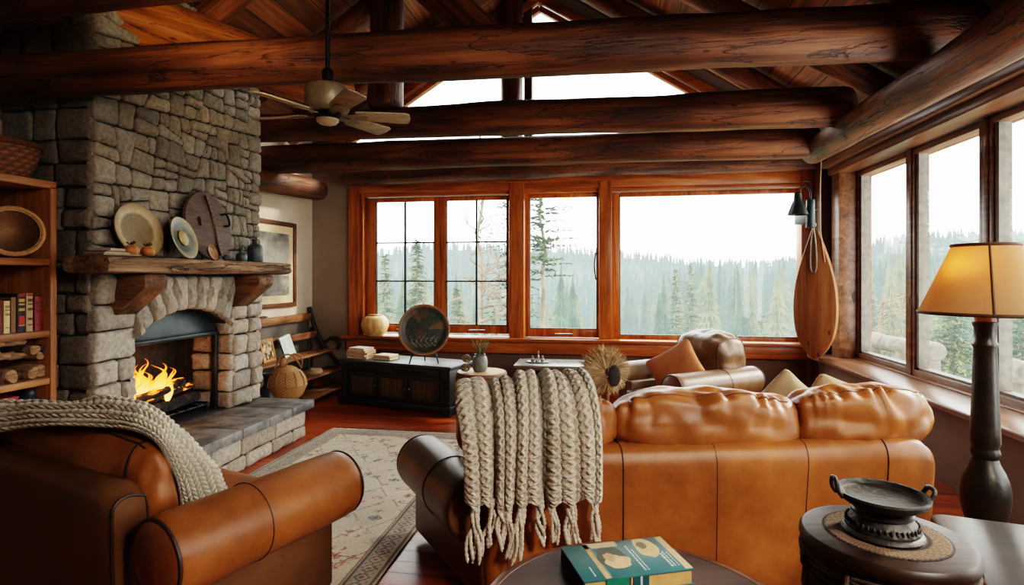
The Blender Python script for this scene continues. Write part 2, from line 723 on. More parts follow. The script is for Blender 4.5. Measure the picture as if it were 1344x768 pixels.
# ------------------------------------------------------------------ gable window
m = MB()
for sg in (-1, 1):
    for (off, w_, h_, y_) in ((.0, .10, .10, YB - .02), (-.11, .07, .14, YB + .03)):
        a = Vector((GX, y_, GZ + off + .04))
        b = Vector((GX + sg * gl(GB) * 1.02, y_, GB + off))
        m.bar(a, b, .09, w_)
m.bx(GX - gl(GB), GX + gl(GB), YB - .03, YB + .1, GB - .04, GB + .03)
w5 = struct('window_5', m, M_TRIMX, bevel=.008)
m = MB()
m.prism([(GX - gl(GB), GB), (GX + gl(GB), GB), (GX, GZ)], .006, lambda x, z, t: (x, YB + .09 + t, z))
part('pane', m, M_GLASS, w5, smooth=0)
for (u, hw) in ((673, .11), (693, .05)):
    m = MB()
    xx = xb(u, YB - .05)
    if hw > .08:
        m.tube([(xx, YB - .13, 2.88), (xx, YB - .13, 5.0)], [.135, .135], 20)
    else:
        m.bx(xx - hw, xx + hw, YB - .05, YB + .1, 2.9, 4.9)
    part('mullion', m, M_TRIMZD, w5, smooth=60)

# ------------------------------------------------------------------ logs
def log_beam(name, label, p0, p1, r0, r1, mat, seed=0, amp=1.0, hewn=0.0, cat='ceiling beam', group=None, roll=0.0):
    p0, p1 = Vector(p0), Vector(p1)
    L = (p1 - p0).length
    nl, nr = max(24, int(L / .07)), 30
    xs = [0, .008, .03, .07] + [.07 + (L - .14) * i / nl for i in range(1, nl)] + [L - .07, L - .03, L - .008, L]
    ef = [.0, .75, .92, .99] + [1] * (nl - 1) + [.99, .92, .75, .0]
    mb = MB()

    def prof(a):
        c, s = math.cos(a), math.sin(a)
        if hewn <= 0:
            return 1.0
        e = 2 + hewn
        return 1.0 / (abs(c) ** e + abs(s) ** e) ** (1 / e)
    vs, fs = [], []
    for x, e in zip(xs, ef):
        ox, oz = .03 * amp * nz(x * .5, seed, 3.3), .03 * amp * nz(x * .5, seed, 9.1)
        for k in range(nr):
            a = 2 * PI * k / nr
            rr = lerp(r0, r1, x / L) * e * prof(a + roll)
            if e > 0:
                rr *= 1 + amp * (.09 * nz(x * .9 + seed * 7, math.cos(a) * .8, math.sin(a) * .8) + .05 * nz(x * 2.5 + seed, math.cos(a) * 2.2, math.sin(a) * 2.2) + .022 * nz(x * 4, math.cos(a) * 7 + seed, math.sin(a) * 7))
            vs.append((x, ox + rr * math.cos(a), oz + rr * math.sin(a)))
    for i in range(len(xs) - 1):
        for k in range(nr):
            l = (k + 1) % nr
            fs.append((i * nr + k, i * nr + l, (i + 1) * nr + l, (i + 1) * nr + k))
    mb.add(vs, fs)
    o = mb.build(name, mat, None, smooth=60)
    q = (p1 - p0).to_track_quat('X', 'Z')
    o.rotation_euler = q.to_euler()
    o.location = p0
    tag(o, label, cat, group)
    return o


def logu(name, label, Y, u0, v0, u1, v1, r0, r1, mat, **k):
    """log lying in the plane Y from image point 0 to image point 1"""
    x0, x1 = xb(u0, Y), xb(u1, Y)
    return log_beam(name, label, (x0, Y, zat(v0, x0, Y)), (x1, Y, zat(v1, x1, Y)), r0, r1, mat, **k)


log_beam('ceiling_beam', 'massive cracked log tie beam right behind the ceiling fan rod, spanning the whole room', (-3.84, 2.80, 2.64), (2.3, 3.98, 3.02), .125, .178, M_LOGD, seed=2)
logu('ceiling_beam', 'dark red-brown log beam directly behind the fan blades, under the gable glass', 5.05, 298, 170, 1118, 139, .135, .165, M_LOGD, seed=5)
logu('ceiling_beam', 'round-ended log beam lowest and farthest of the cross beams, just under the white gable strip', 5.70, 338, 210, 1075, 185, .15, .15, M_LOGD, seed=8)
log_beam('ceiling_beam', 'thin log header running right above the long back window frame', (xb(450, 6.86), 6.86, 2.76), (xb(1085, 6.86), 6.86, 2.78), .11, .11, M_LOGD, seed=12)
log_beam('ceiling_beam', 'dark log in the top left corner nearest to the camera', (-3.6, 2.55, 2.99), (2.25, 2.55, 3.10), .15, .15, M_LOGD, seed=15)
log_beam('ceiling_beam', 'bright golden square-hewn timber slanting over the chimney at upper left', (-3.75, 2.6, 3.28), (-2.30, 4.80, 3.12), .165, .16, M_LOGB, seed=17, hewn=3.0, amp=.6, roll=.5)
log_beam('ceiling_beam', 'weathered grey-brown round log running along the top of the right windows', (1.99, 5.90, 2.66), (1.99, .2, 2.68), .118, .16, M_LOGG, seed=21, amp=.8)
log_beam('ceiling_beam', 'short reddish log with a rounded end against the left wall beside the chimney', (-3.66, 4.4, 2.42), (-3.62, 6.78, 2.57), .13, .13, M_LOGD, seed=24)
# king post, struts, rafters
m_post = log_beam('log_post', 'thick upright round log post standing between the first two beams', (xb(506, 5.05), 5.05, 3.02), (xb(506, 5.05), 5.05, 4.25), .165, .15, M_LOGD, seed=31, cat='post')
log_beam('log_strut', 'diagonal log brace at top centre running down between the upright post and the gable', (xb(548, 4.5), 4.5, zat(-32, xb(548, 4.5), 4.5)), (xb(668, 4.5), 4.5, zat(82, xb(668, 4.5), 4.5)), .15, .15, M_LOG, seed=33, cat='beam')
for i, Y in enumerate((4.05, 5.22, 6.3)):
    for sg in (-1, 1):
        xe = XL + .05 if sg < 0 else XR - .1
        nm = ('nearest', 'middle', 'farthest')[i]
        log_beam('rafter', '%s sloping log rafter under the %s side of the plank ceiling' % (nm, 'left' if sg < 0 else 'right'),
                 (RIDX + sg * .08, Y, RIDZ - .2), (xe, Y, roofz(xe) - .17), .11, .11, M_LOG, seed=40 + i * 2 + sg, cat='rafter')
# ------------------------------------------------------------------ stone fireplace
M_STONE = attr_mat('rough_stone', 0.9, 38, 0.7, noise_amt=.55, bdist=.012)
M_MORTAR = simple('mortar', srgb(58, 52, 46), srgb(40, 36, 33), 0.95, scale=20, bump=.5)
M_SLATE = simple('hearth_slate', srgb(128, 126, 122), srgb(76, 78, 78), 0.5, scale=7, bscale=30, bump=.5, lo=.4, hi=.62)
M_MANTEL = wood('mantel_wood', srgb(84, 62, 46), srgb(152, 120, 90), srgb(206, 174, 140), 1, 0.75, 1.1, cracks=1.0, bump=0.9)
M_CORBEL = wood('corbel_wood', srgb(74, 50, 34), srgb(122, 86, 58), srgb(166, 124, 88), 0, 0.65, 1.1, cracks=.8, bump=0.6)
M_FIREBLACK = simple('firebox_soot', srgb(15, 15, 16), srgb(26, 25, 25), 0.8, scale=8, bump=.2)
M_HOOD = simple('hood_iron', srgb(52, 60, 62), srgb(36, 42, 44), 0.42, 0.5, scale=10, bump=.08)

XC, YC0, YC1 = -3.17, 3.05, 4.79
ARC_Y, ARC_H, ARC_TOP, ARC_SPR = 3.87, .51, 1.20, 1.02
ARC_R = (ARC_H ** 2 + (ARC_TOP - ARC_SPR) ** 2) / (2 * (ARC_TOP - ARC_SPR))
ARC_C = ARC_TOP - ARC_R
HZ = .33
rs = random.Random(5)


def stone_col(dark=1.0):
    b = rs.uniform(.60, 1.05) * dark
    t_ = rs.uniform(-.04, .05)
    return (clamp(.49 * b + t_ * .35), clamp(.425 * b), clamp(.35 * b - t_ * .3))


def chaikin(p):
    o = []
    n = len(p)
    for i in range(n):
        a, b = p[i], p[(i + 1) % n]
        o.append((a[0] * .82 + b[0] * .18, a[1] * .82 + b[1] * .18))
        o.append((a[0] * .18 + b[0] * .82, a[1] * .18 + b[1] * .82))
    return o


def stone(mb, poly, to3d, h=.03, gap=.008, dark=1.0):
    n0 = len(poly)
    cx = sum(p[0] for p in poly) / n0
    cy = sum(p[1] for p in poly) / n0
    d = []
    for i in range(n0):
        a, b = poly[i], poly[(i + 1) % n0]
        L = math.hypot(b[0] - a[0], b[1] - a[1])
        if L < .012:
            d.append(a)
            continue
        k = max(1, int(L / .07))
        for j in range(k):
            d.append((lerp(a[0], b[0], j / k), lerp(a[1], b[1], j / k)))
    d = chaikin(d)
    sd = rs.uniform(0, 99)
    hh = h * rs.uniform(.6, 1.35)
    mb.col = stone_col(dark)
    n = len(d)
    rings = ((gap, -.03), (gap, hh * .45), (gap + .006, hh * .8), (gap + .022, hh))
    vs = []
    for g, z in rings:
        for (x, y) in d:
            L = math.hypot(x - cx, y - cy) + 1e-6
            gg = min(g + .006 * nz(x * 14, y * 14, sd), L * .7)
            s_ = (L - gg) / L
            vs.append(to3d(cx + (x - cx) * s_, cy + (y - cy) * s_, z + (.35 * hh * nz(x * 9 + sd, y * 9) if z > 0 else 0)))
    for q in (.5,):
        for (x, y) in d:
            px, py = cx + (x - cx) * q, cy + (y - cy) * q
            vs.append(to3d(px, py, hh * 1.1 + .4 * hh * nz(px * 11 + sd, py * 11)))
    vs.append(to3d(cx, cy, hh * 1.12))
    fs = []
    R_ = len(rings) + 1
    for r in range(R_ - 1):
        for i in range(n):
            j = (i + 1) % n
            fs.append((r * n + i, r * n + j, (r + 1) * n + j, (r + 1) * n + i))
    c = R_ * n
    for i in range(n):
        fs.append(((R_ - 1) * n + i, (R_ - 1) * n + (i + 1) % n, c))
    mb.add(vs, fs)
    mb.col = None


def clip(poly, nx, ny, c):
    """keep nx*x+ny*y<=c"""
    o = []
    n = len(poly)
    for i in range(n):
        a, b = poly[i], poly[(i + 1) % n]
        da, db = nx * a[0] + ny * a[1] - c, nx * b[0] + ny * b[1] - c
        if da <= 0:
            o.append(a)
        if da * db < 0:
            t = da / (da - db)
            o.append((lerp(a[0], b[0], t), lerp(a[1], b[1], t)))
    return o


def rubble(x0, x1, y0, y1, cx, cy):
    """irregular stones covering a rectangle"""
    nx, ny = max(1, round((x1 - x0) / cx)), max(1, round((y1 - y0) / cy))
    seeds = []
    for j in range(-1, ny + 1):
        for i in range(-1, nx + 1):
            seeds.append((x0 + (i + .5 + rs.uniform(-.44, .44) + (.5 if j % 2 else 0)) * (x1 - x0) / nx, y0 + (j + .5 + rs.uniform(-.42, .42)) * (y1 - y0) / ny))
    out = []
    for a in seeds:
        p = [(x0, y0), (x1, y0), (x1, y1), (x0, y1)]
        for b in seeds:
            if b is a or abs(a[0] - b[0]) > 4 * cx or abs(a[1] - b[1]) > 4 * cy:
                continue
            dx, dy = b[0] - a[0], b[1] - a[1]
            p = clip(p, dx, dy, (b[0] ** 2 + b[1] ** 2 - a[0] ** 2 - a[1] ** 2) / 2)
            if len(p) < 3:
                break
        if len(p) >= 3:
            ar = abs(sum(p[i][0] * p[(i + 1) % len(p)][1] - p[(i + 1) % len(p)][0] * p[i][1] for i in range(len(p)))) / 2
            if ar > cx * cy * .04:
                out.append(p)
    return out


def courses(x0, x1, y0, y1, h0, h1, w0, w1):
    out, y = [], y0
    while y < y1 - .01:
        h = rs.uniform(h0, h1)
        if y + h > y1 - h0 * .6:
            h = y1 - y
        x = x0
        while x < x1 - .01:
            w_ = rs.uniform(w0, w1)
            if x + w_ > x1 - w0 * .6:
                w_ = x1 - x
            j = lambda: rs.uniform(-.008, .008)
            out.append([(x + j(), y + j()), (x + w_ + j(), y + j()), (x + w_ + j(), y + h + j()), (x + j(), y + h + j())])
            x += w_
        y += h
    return out


def ashlar(poly, a0, a1, tall=1.25):
    n = len(poly)
    ar = abs(sum(poly[i][0] * poly[(i + 1) % n][1] - poly[(i + 1) % n][0] * poly[i][1] for i in range(n))) / 2
    xs, ys_ = [p[0] for p in poly], [p[1] for p in poly]
    w_, h_ = max(xs) - min(xs), max(ys_) - min(ys_)
    if ar < rs.uniform(a0, a1) and max(w_ / h_, h_ / w_) < 2.9:
        return [poly]
    if w_ > h_ * tall * rs.uniform(.75, 1.3):
        a = rs.gauss(0, .17)
        c = (lerp(min(xs), max(xs), rs.uniform(.34, .66)), (min(ys_) + max(ys_)) / 2)
    else:
        a = PI / 2 + rs.gauss(0, .13)
        c = ((min(xs) + max(xs)) / 2, lerp(min(ys_), max(ys_), rs.uniform(.34, .66)))
    nx_, ny_ = math.cos(a), math.sin(a)
    k = nx_ * c[0] + ny_ * c[1]
    A, B = clip(poly, nx_, ny_, k), clip(poly, -nx_, -ny_, -k)
    out = []
    for p in (A, B):
        if len(p) >= 3:
            out += ashlar(p, a0, a1, tall)
    return out


fp = thing('fireplace', 'tall grey stone fireplace and chimney with raised slate hearth on the left wall', 'fireplace', (0, 0, 0))
front = lambda y, z, t: (XC + t, y, z)
# core
m = MB()
XM = XC - .0
pts = [(YC0 + .03, HZ), (ARC_Y - ARC_H, HZ), (ARC_Y - ARC_H, ARC_SPR)]
am = math.asin(ARC_H / ARC_R)
for i in range(1, 12):
    a = lerp(-am, am, i / 12)
    pts.append((ARC_Y + ARC_R * math.sin(a), ARC_C + ARC_R * math.cos(a)))
pts += [(ARC_Y + ARC_H, ARC_SPR), (ARC_Y + ARC_H, HZ), (YC1 - .02, HZ), (YC1 - .02, 3.45), (YC0 + .03, 3.45)]
m.prism(pts, .5, lambda y, z, t: (XC - t, y, z))
m.bx(XL, XC - .5, YC0 + .03, YC1 - .02, 0, 3.25)
m.bx(XC - .5, XC - .03, YC0 + .03, YC1 - .02, 0, HZ - .01)
part('chimney_core', m, M_MORTAR, fp, smooth=0)
m = MB()
for p in ashlar([(YC0, 1.48), (YC1, 1.48), (YC1, 3.55), (YC0, 3.55)], .010, .042):
    stone(m, p, front, .030, .006, .88)
part('chimney_stonework', m, M_STONE, fp, smooth=60)
m = MB()
for p in courses(YC0, ARC_Y - ARC_H, HZ, 1.48, .13, .24, .16, .30):
    stone(m, p, front, .045)
part('pillar_stonework', m, M_STONE, fp, smooth=60)
m = MB()
for p in courses(ARC_Y + ARC_H, YC1, HZ, 1.48, .11, .19, .17, .26):
    stone(m, p, front, .045)
part('pillar_stonework', m, M_STONE, fp, smooth=60)
m = MB()
nvs = 11
for i in range(nvs):
    a0, a1 = lerp(-am, am, i / nvs), lerp(-am, am, (i + 1) / nvs)

    def ray(a, r):
        return (ARC_Y + r * math.sin(a), ARC_C + r * math.cos(a))

    def outer(a):
        r = (1.47 - ARC_C) / math.cos(a)
        if abs(math.sin(a)) > 1e-3:
            r = min(r, ARC_H / abs(math.sin(a)))
        return max(r, ARC_R + .02)
    pl = [ray(a0, ARC_R), ray(a1, ARC_R), ray(a1, outer(a1)), ray(a0, outer(a0))]
    # corner where the ray turns from top to side
    if abs(a0) > abs(a1):
        if outer(a0) < (1.47 - ARC_C) / math.cos(a0) - 1e-3 and outer(a1) >= (1.47 - ARC_C) / math.cos(a1) - 1e-3:
            pl.insert(3, (ARC_Y - ARC_H, 1.47))
    else:
        if outer(a1) < (1.47 - ARC_C) / math.cos(a1) - 1e-3 and outer(a0) >= (1.47 - ARC_C) / math.cos(a0) - 1e-3:
            pl.insert(3, (ARC_Y + ARC_H, 1.47))
    stone(m, pl, front, .055, .008)
part('arch_stonework', m, M_STONE, fp, smooth=60)
m = MB()
side = lambda x, z, t: (x, YC0 + .03 - t, z)
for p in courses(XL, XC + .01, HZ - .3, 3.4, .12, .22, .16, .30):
    stone(m, [(x, z) for x, z in p][::-1], side, .03, .008, .55)  # side stones coloured darker to stand in for shade on this face
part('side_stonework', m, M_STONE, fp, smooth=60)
m = MB()
jamb = lambda x, z, t: (x, ARC_Y + ARC_H - t, z)
for p in courses(XC - .34, XC + .03, HZ, ARC_SPR + .1, .11, .19, .16, .24):
    stone(m, p, jamb, .04, .007)
part('jamb_stonework', m, M_STONE, fp, smooth=60)
m = MB()
jamb2 = lambda x, z, t: (x, ARC_Y - ARC_H + t, z)
for p in courses(XC - .34, XC + .03, HZ, ARC_SPR + .1, .11, .19, .16, .24):
    stone(m, p, jamb2, .02, .007)
part('jamb_stonework', m, M_STONE, fp, smooth=60)
m = MB()
sideR = lambda x, z, t: (x, YC1 - .02 + t, z)
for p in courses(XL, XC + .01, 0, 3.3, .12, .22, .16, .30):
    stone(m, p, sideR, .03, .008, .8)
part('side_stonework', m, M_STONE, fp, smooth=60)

# firebox and hood
m = MB()
m.bx(XC - .66, XC - .62, ARC_Y - .58, ARC_Y + .58, HZ, 1.3)
m.bx(XC - .62, XC - .30, ARC_Y + ARC_H + .005, ARC_Y + ARC_H + .03, HZ, 1.3)
m.bx(XC - .62, XC - .30, ARC_Y - ARC_H - .03, ARC_Y - ARC_H - .005, HZ, 1.3)
m.bx(XC - .62, XC - .02, ARC_Y - .55, ARC_Y + .55, HZ - .005, HZ + .012)
m.bx(XC - .62, XC - .28, ARC_Y - .5, ARC_Y + .5, 1.24, 1.28)
part('firebox', m, M_FIREBLACK, fp, smooth=0)
m = MB()
hp = [(ARC_Y - ARC_H + .03, .985)] + [(ARC_Y + ARC_R * math.sin(a) * .94, ARC_C + ARC_R * math.cos(a) + .0) for a in [lerp(-am, am, i / 14) for i in range(15)]] + [(ARC_Y + ARC_H - .03, .985)]
m.prism(hp[::-1], .02, lambda y, z, t: (XC - .10 + t, y, z))
m.bx(XC - .115, XC - .06, ARC_Y - ARC_H + .02, ARC_Y + ARC_H - .04, .965, .995)
m.bx(XC - .12, XC - .075, ARC_Y + ARC_H - .075, ARC_Y + ARC_H - .045, HZ, .97)
part('hood', m, M_HOOD, fp, bevel=.004)
# hearth
m = MB()
yb_ = 2.75
m.bx(XC - .03, -2.70, yb_ + .03, YC1 - .03, 0, HZ - .075)
part('hearth_core', m, M_MORTAR, fp, smooth=0)
m = MB()
hf = lambda y, z, t: (-2.70 + t, y, z)
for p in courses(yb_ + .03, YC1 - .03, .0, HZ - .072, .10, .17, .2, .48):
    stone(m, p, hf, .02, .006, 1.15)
part('hearth_stonework', m, M_STONE, fp, smooth=60)
he = lambda x, z, t: (x, YC1 - .03 + t, z)
m = MB()
for p in courses(XC, -2.69, .0, HZ - .072, .10, .17, .2, .4):
    stone(m, [(x, z) for x, z in p][::-1], he, .02, .006, 1.1)
part('hearth_stonework', m, M_STONE, fp, smooth=60)
ys = [yb_, 3.3, 3.78, 4.12, 4.45, YC1 + .03]
for a, b in zip(ys[:-1], ys[1:]):
    m = MB()
    m.bx(XC - .02 if b < YC1 else XC - .02, -2.625, a + .003, b - .003, HZ - .075, HZ)
    part('hearth_slab', m, M_SLATE, fp, bevel=.01)
# mantel shelf and corbels
m = MB()


def mant(u, v):
    y = lerp(2.86, 4.80, v)
    a = u * 2 * PI
    e = 5.0
    c, s_ = math.cos(a), math.sin(a)
    k = 1 / (abs(c) ** e + abs(s_) ** e) ** (1 / e)
    ed = 1.0 if .004 < v < .996 else .93
    xx = .17 * c * k * ed
    zz = .053 * s_ * k * ed
    n_ = nz(y * 3, c * 1.5, s_ * 2) * .012 + nz(y * 9, c * 6, s_ * 5) * .007 + nz(y * 22, zz * 60, 2) * .004
    f = 1 if xx > -.1 else 0
    return Vector((XC + .165 + xx + n_ * f * (1.3 if c > .3 else .4), y, 1.528 + zz + n_ * (.6 if s_ < 0 else .15)))


m.grid(56, 90, mant, cu=True)
nn = 56
m.f.append(tuple(range(nn)))
m.f.append(tuple(90 * nn + i for i in range(nn))[::-1])
part('mantel_shelf', m, M_MANTEL, fp, smooth=50)
for (u0_, u1_) in ((188, 218), (338, 357)):
    xf = XC + .27
    y0_, y1_ = yb(u0_, xf), yb(u1_, xf)
    m = MB()
    pr = [(0, 1.47), (.27, 1.47), (.285, 1.45), (.285, 1.40), (.275, 1.375), (.05, 1.20), (0, 1.195)]
    m.prism(pr, y1_ - y0_, lambda x, z, t: (XC + x, y0_ + t, z))
    part('corbel', m, M_CORBEL, fp, bevel=.008)

# ------------------------------------------------------------------ fire
M_CHAR = simple('charred_wood', srgb(20, 17, 16), srgb(78, 66, 58), 0.95, scale=16, bscale=40, bump=1.0, lo=.5, hi=.78, bdist=.02)


def ember_mat():
    t = NT('glowing_log')
    v = t.coord((9, 9, 9))
    f = t.noise(v, 1.6, 6, .65)
    col = t.ramp(f, [(.4, srgb(14, 12, 12)), (.7, srgb(80, 62, 50))])
    b = t.bsdf(col, .95, 0, f, 1.0, .02)
    e = t.ramp(t.noise(t.coord((5, 14, 14)), 1.2, 5), [(.60, (0, 0, 0, 1)), (.68, (1.0, .20, .02, 1)), (.8, (1, .6, .12, 1))])
    t.l(e, b.inputs['Emission Color'])
    b.inputs['Emission Strength'].default_value = 3
    return t.m


M_EMB = ember_mat()


def flame_mat():
    t = NT('flame')
    lw = t.n('ShaderNodeLayerWeight')
    lw.inputs['Blend'].default_value = .35
    tc = t.n('ShaderNodeAttribute')
    tc.attribute_name = 'Col'
    em = t.n('ShaderNodeEmission')
    t.l(tc.outputs['Color'], em.inputs['Color'])
    em.inputs['Strength'].default_value = 3.6
    tr = t.n('ShaderNodeBsdfTransparent')
    mx = t.n('ShaderNodeMixShader')
    nf = t.noise(t.coord((9, 9, 3)), 1.5, 3)
    fac = t.math('ADD', t.math('MULTIPLY', lw.outputs['Facing'], .75), t.math('MULTIPLY', nf, .35))
    t.l(fac, mx.inputs[0])
    t.l(em.outputs[0], mx.inputs[1])
    t.l(tr.outputs[0], mx.inputs[2])
    t.l(mx.outputs[0], t.out.inputs['Surface'])
    return t.m


M_FLAME = flame_mat()
gx, gz = XC - .2, HZ + .012
m = MB()
for k in range(7):
    yy = 3.55 + k * .105
    m.tube([(gx + .14, yy, gz + .075), (gx - .2, yy, gz + .07)], .009, 8)
for xx in (.12, -.17):
    m.tube([(gx + xx, 3.5, gz + .06), (gx + xx, 4.22, gz + .06)], .01, 8)
    for yy in (3.52, 4.2):
        m.tube([(gx + xx, yy, gz), (gx + xx, yy, gz + .07)], .011, 8)
gr = m.build('fire_grate', M_BLACKM)
tag(gr, 'black iron fire grate carrying the burning logs in the fireplace', 'grate')
LG = [((.10, 3.50, .125), (.06, 4.20, .125), .045, 'charred log at the front of the fire grate'),
      ((-.06, 3.52, .125), (-.12, 4.16, .125), .05, 'blackened log at the rear of the fire grate'),
      ((.06, 3.62, .205), (-.04, 4.22, .20), .042, 'long half burnt log on top of the fire, pointing right'),
      ((-.02, 3.48, .20), (.08, 3.82, .27), .038, 'short glowing log under the flames'),
      ((-.1, 3.7, .21), (.05, 4.05, .275), .036, 'grey ash covered log crowning the fire')]
for i, (a, b, r, lb) in enumerate(LG):
    a, b = Vector((gx + a[0], a[1], gz + a[2])), Vector((gx + b[0], b[1], gz + b[2]))
    o = log_beam('fire_log', lb, a, b, r, r * .9, M_EMB if i in (2, 3, 4) else M_CHAR, seed=60 + i, amp=1.8, cat='firewood', group='logs burning in the fireplace')
m = MB()
rf = random.Random(3)
for k in range(26):
    y0_ = rf.uniform(3.48, 3.86) + (.12 if k > 21 else 0)
    x0_ = rf.uniform(-.10, .10)
    h_ = rf.uniform(.10, .31) * (1.15 - abs(y0_ - 3.62) * 1.6)
    r_ = rf.uniform(.018, .04)
    ph = rf.uniform(0, 9)
    base = Vector((gx + x0_, y0_, gz + rf.uniform(.15, .24)))
    lean = rf.uniform(-.05, .06)

    def fl(u, v):
        a = u * 2 * PI
        rr = r_ * (math.sin(PI * min(1, v * 1.15 + .12)) ** .8 if v < .77 else r_ and (1 - v) * 2.0 * .55)
        w_ = v * v * .05
        return base + Vector((rr * math.cos(a) + w_ * math.sin(ph + v * 7), rr * 1.1 * math.sin(a) + lean * v + w_ * math.cos(ph * 2 + v * 8), h_ * v))

    def fc(u, v):
        a, b_, c_ = (1.0, .55, .12), (1.0, .28, .03), (.9, .10, .01)
        return tuple(lerp(a[i], b_[i], v * 2) if v < .5 else lerp(b_[i], c_[i], v * 2 - 1) for i in range(3))
    m.grid(10, 14, fl, cu=True, colfn=fc)
o = m.build('fire', M_FLAME, smooth=180)
tag(o, 'orange flames burning on the logs in the fireplace', 'fire', kind='stuff')
pl = bpy.data.lights.new('fire_glow', 'POINT')
pl.energy = 3.5
pl.color = (1, .42, .12)
pl.shadow_soft_size = .12
po = link(bpy.data.objects.new('fire_glow', pl))
po.location = (gx + .06, 3.68, gz + .42)

# ------------------------------------------------------------------ things on the mantel
ZM = 1.583
XF = XC + .20


def my(u, X=XF):
    return yb(u, X)


def plate_shape(R, h, prof=None):
    return [(0, 0), (R * .55, 0), (R * .62, h * .25), (R * .7, h * .3), (R * .97, h * .92), (R, h), (R * .985, h * 1.12), (R * .72, h * .55), (R * .62, h * .42), (0, h * .36)]


def lean_disc(name, label, cat, u, v, R, prof, mat, X=None, tilt=12, yaw=0, colfn=None, n=64, z=ZM):
    """disc leaning on the chimney: axis mostly +X, tipped back"""
    X = X or XC + .13
    y = my(u, X)
    t = thing(name, label, cat, (X, y, z))
    q = Matrix.Rotation(math.radians(yaw), 3, 'Z') @ Matrix.Rotation(math.radians(90 - tilt), 3, 'Y')
    m = MB()
    m.lathe(prof, n, (0, 0, 0), None)
    if colfn:
        for i, p in enumerate(m.v):
            m.c[i] = colfn(p)
    lo = min((q @ p).z for p in m.v)
    m.v = [q @ p - Vector((0, 0, lo)) for p in m.v]
    return t, m, q, lo


M_POTA = attr_mat('glazed_pottery', .4, 30, .08, noise_amt=.35)
BE = lambda *c: srgb(*c)[:3]


def colA(p):
    r = math.hypot(p.x, p.y)
    if r < .12:
        s_ = .85 + .3 * nz(p.x * 16, p.y * 16, r * 40)
        return tuple(c * s_ for c in BE(150, 128, 92))
    return BE(206, 180, 134) if r < .172 else BE(150, 118, 76)


t, m, q, lo = lean_disc('pottery_plate', 'large tan pottery plate behind the gourds on the mantel', 'plate', 178, 0, .185, plate_shape(.185, .035), M_POTA, XC + .09, 13, -4, colA, 96)
part('dish', m, M_POTA, t)


def colB(p):
    r = math.hypot(p.x, p.y)
    a = math.atan2(p.y, p.x)
    if r > .145:
        return BE(188, 174, 136)
    if r > .125:
        return BE(44, 46, 40)
    k = .5 + .5 * math.sin(r * 190 + 2 * nz(p.x * 14, p.y * 14))
    return tuple(lerp(x, y, k) for x, y in zip(BE(66, 70, 62), BE(126, 126, 108)))


t, m, q, lo = lean_disc('pottery_plate', 'grey-green ringed plate with cream rim and raised centre on the mantel', 'plate', 237, 0, .155, plate_shape(.155, .03), M_POTA, XC + .185, 16, 10, colB, 96)
part('dish', m, M_POTA, t)
m2 = MB()
m2.col = BE(196, 170, 112)
m2.ball((0, 0, .022), (.058, .05, .016), 24, 10, lambda p, q_: q_ * (1 + .22 * nz(p.x * 5, p.y * 5, p.z * 3)))
m2.v = [q @ p - Vector((0, 0, lo)) for p in m2.v]
part('medallion', m2, M_POTA, t)

M_HIDE = simple('old_wood_lid', srgb(74, 54, 44), srgb(98, 74, 60), .6, scale=9, stretch=(1, 1, 5), bump=.3)
t, m, q, lo = lean_disc('round_wooden_shield', 'big dark brown round wooden lid with a studded strap leaning on the chimney', 'shield', 270, 0, .27, [(0, 0), (.24, 0), (.265, .008), (.27, .02), (.262, .034), (.24, .036), (0, .05)], M_HIDE, XC + .105, 9, 2, None, 80)
part('board', m, M_HIDE, t)
T3 = lambda x, y, z: q @ Vector((x, y, z)) - Vector((0, 0, lo))
m2 = MB()
for i in range(24):
    a, b = i / 24, (i + 1) / 24
    xx = lambda s_: lerp(-.235, .235, s_)
    yy = lambda s_: -.02 + .10 * s_ + .012 * math.sin(s_ * 5)
    m2.bar(T3(xx(a), yy(a), .05), T3(xx(b), yy(b), .05), .022, .012)
part('strap', m2, simple('strap_leather', srgb(126, 100, 80), srgb(96, 74, 58), .6, scale=30), t)
m2 = MB()
for i in range(14):
    s_ = (i + .5) / 14
    m2.ball(T3(lerp(-.225, .225, s_), -.02 + .10 * s_ + .012 * math.sin(s_ * 5), .058), .006, 8, 6)
part('stud', m2, M_STEEL, t)['kind'] = 'stuff'
for dx in (-.014, .014):
    m2 = MB()
    m2.bar(T3(-.02 + dx - .02, -.13, .05), T3(-.02 + dx + .02, -.125, .05), .012, .012)
    part('buckle', m2, M_BLACKM, t)
m2 = MB()
m2.tube([T3(*p) for p in spath([(-.10, .155, .04), (-.10, .165, .075), (-.05, .185, .08), (-.01, .185, .075), (-.01, .175, .04)], 12)], .008, 8)
part('handle', m2, M_BLACKM, t)

t, m, q, lo = lean_disc('small_bowl', 'small amber woven bowl propped beside the big round lid on the mantel', 'bowl', 275, 0, .06, [(0, 0), (.03, 0), (.05, .012), (.06, .028), (.055, .03), (.045, .018), (0, .012)], M_POTA, XC + .22, 18, 8, lambda p: tuple(c * (.7 + .5 * (math.sin(math.hypot(p.x, p.y) * 500) > 0)) for c in BE(176, 124, 62)), 48)
part('bowl_body', m, M_POTA, t)

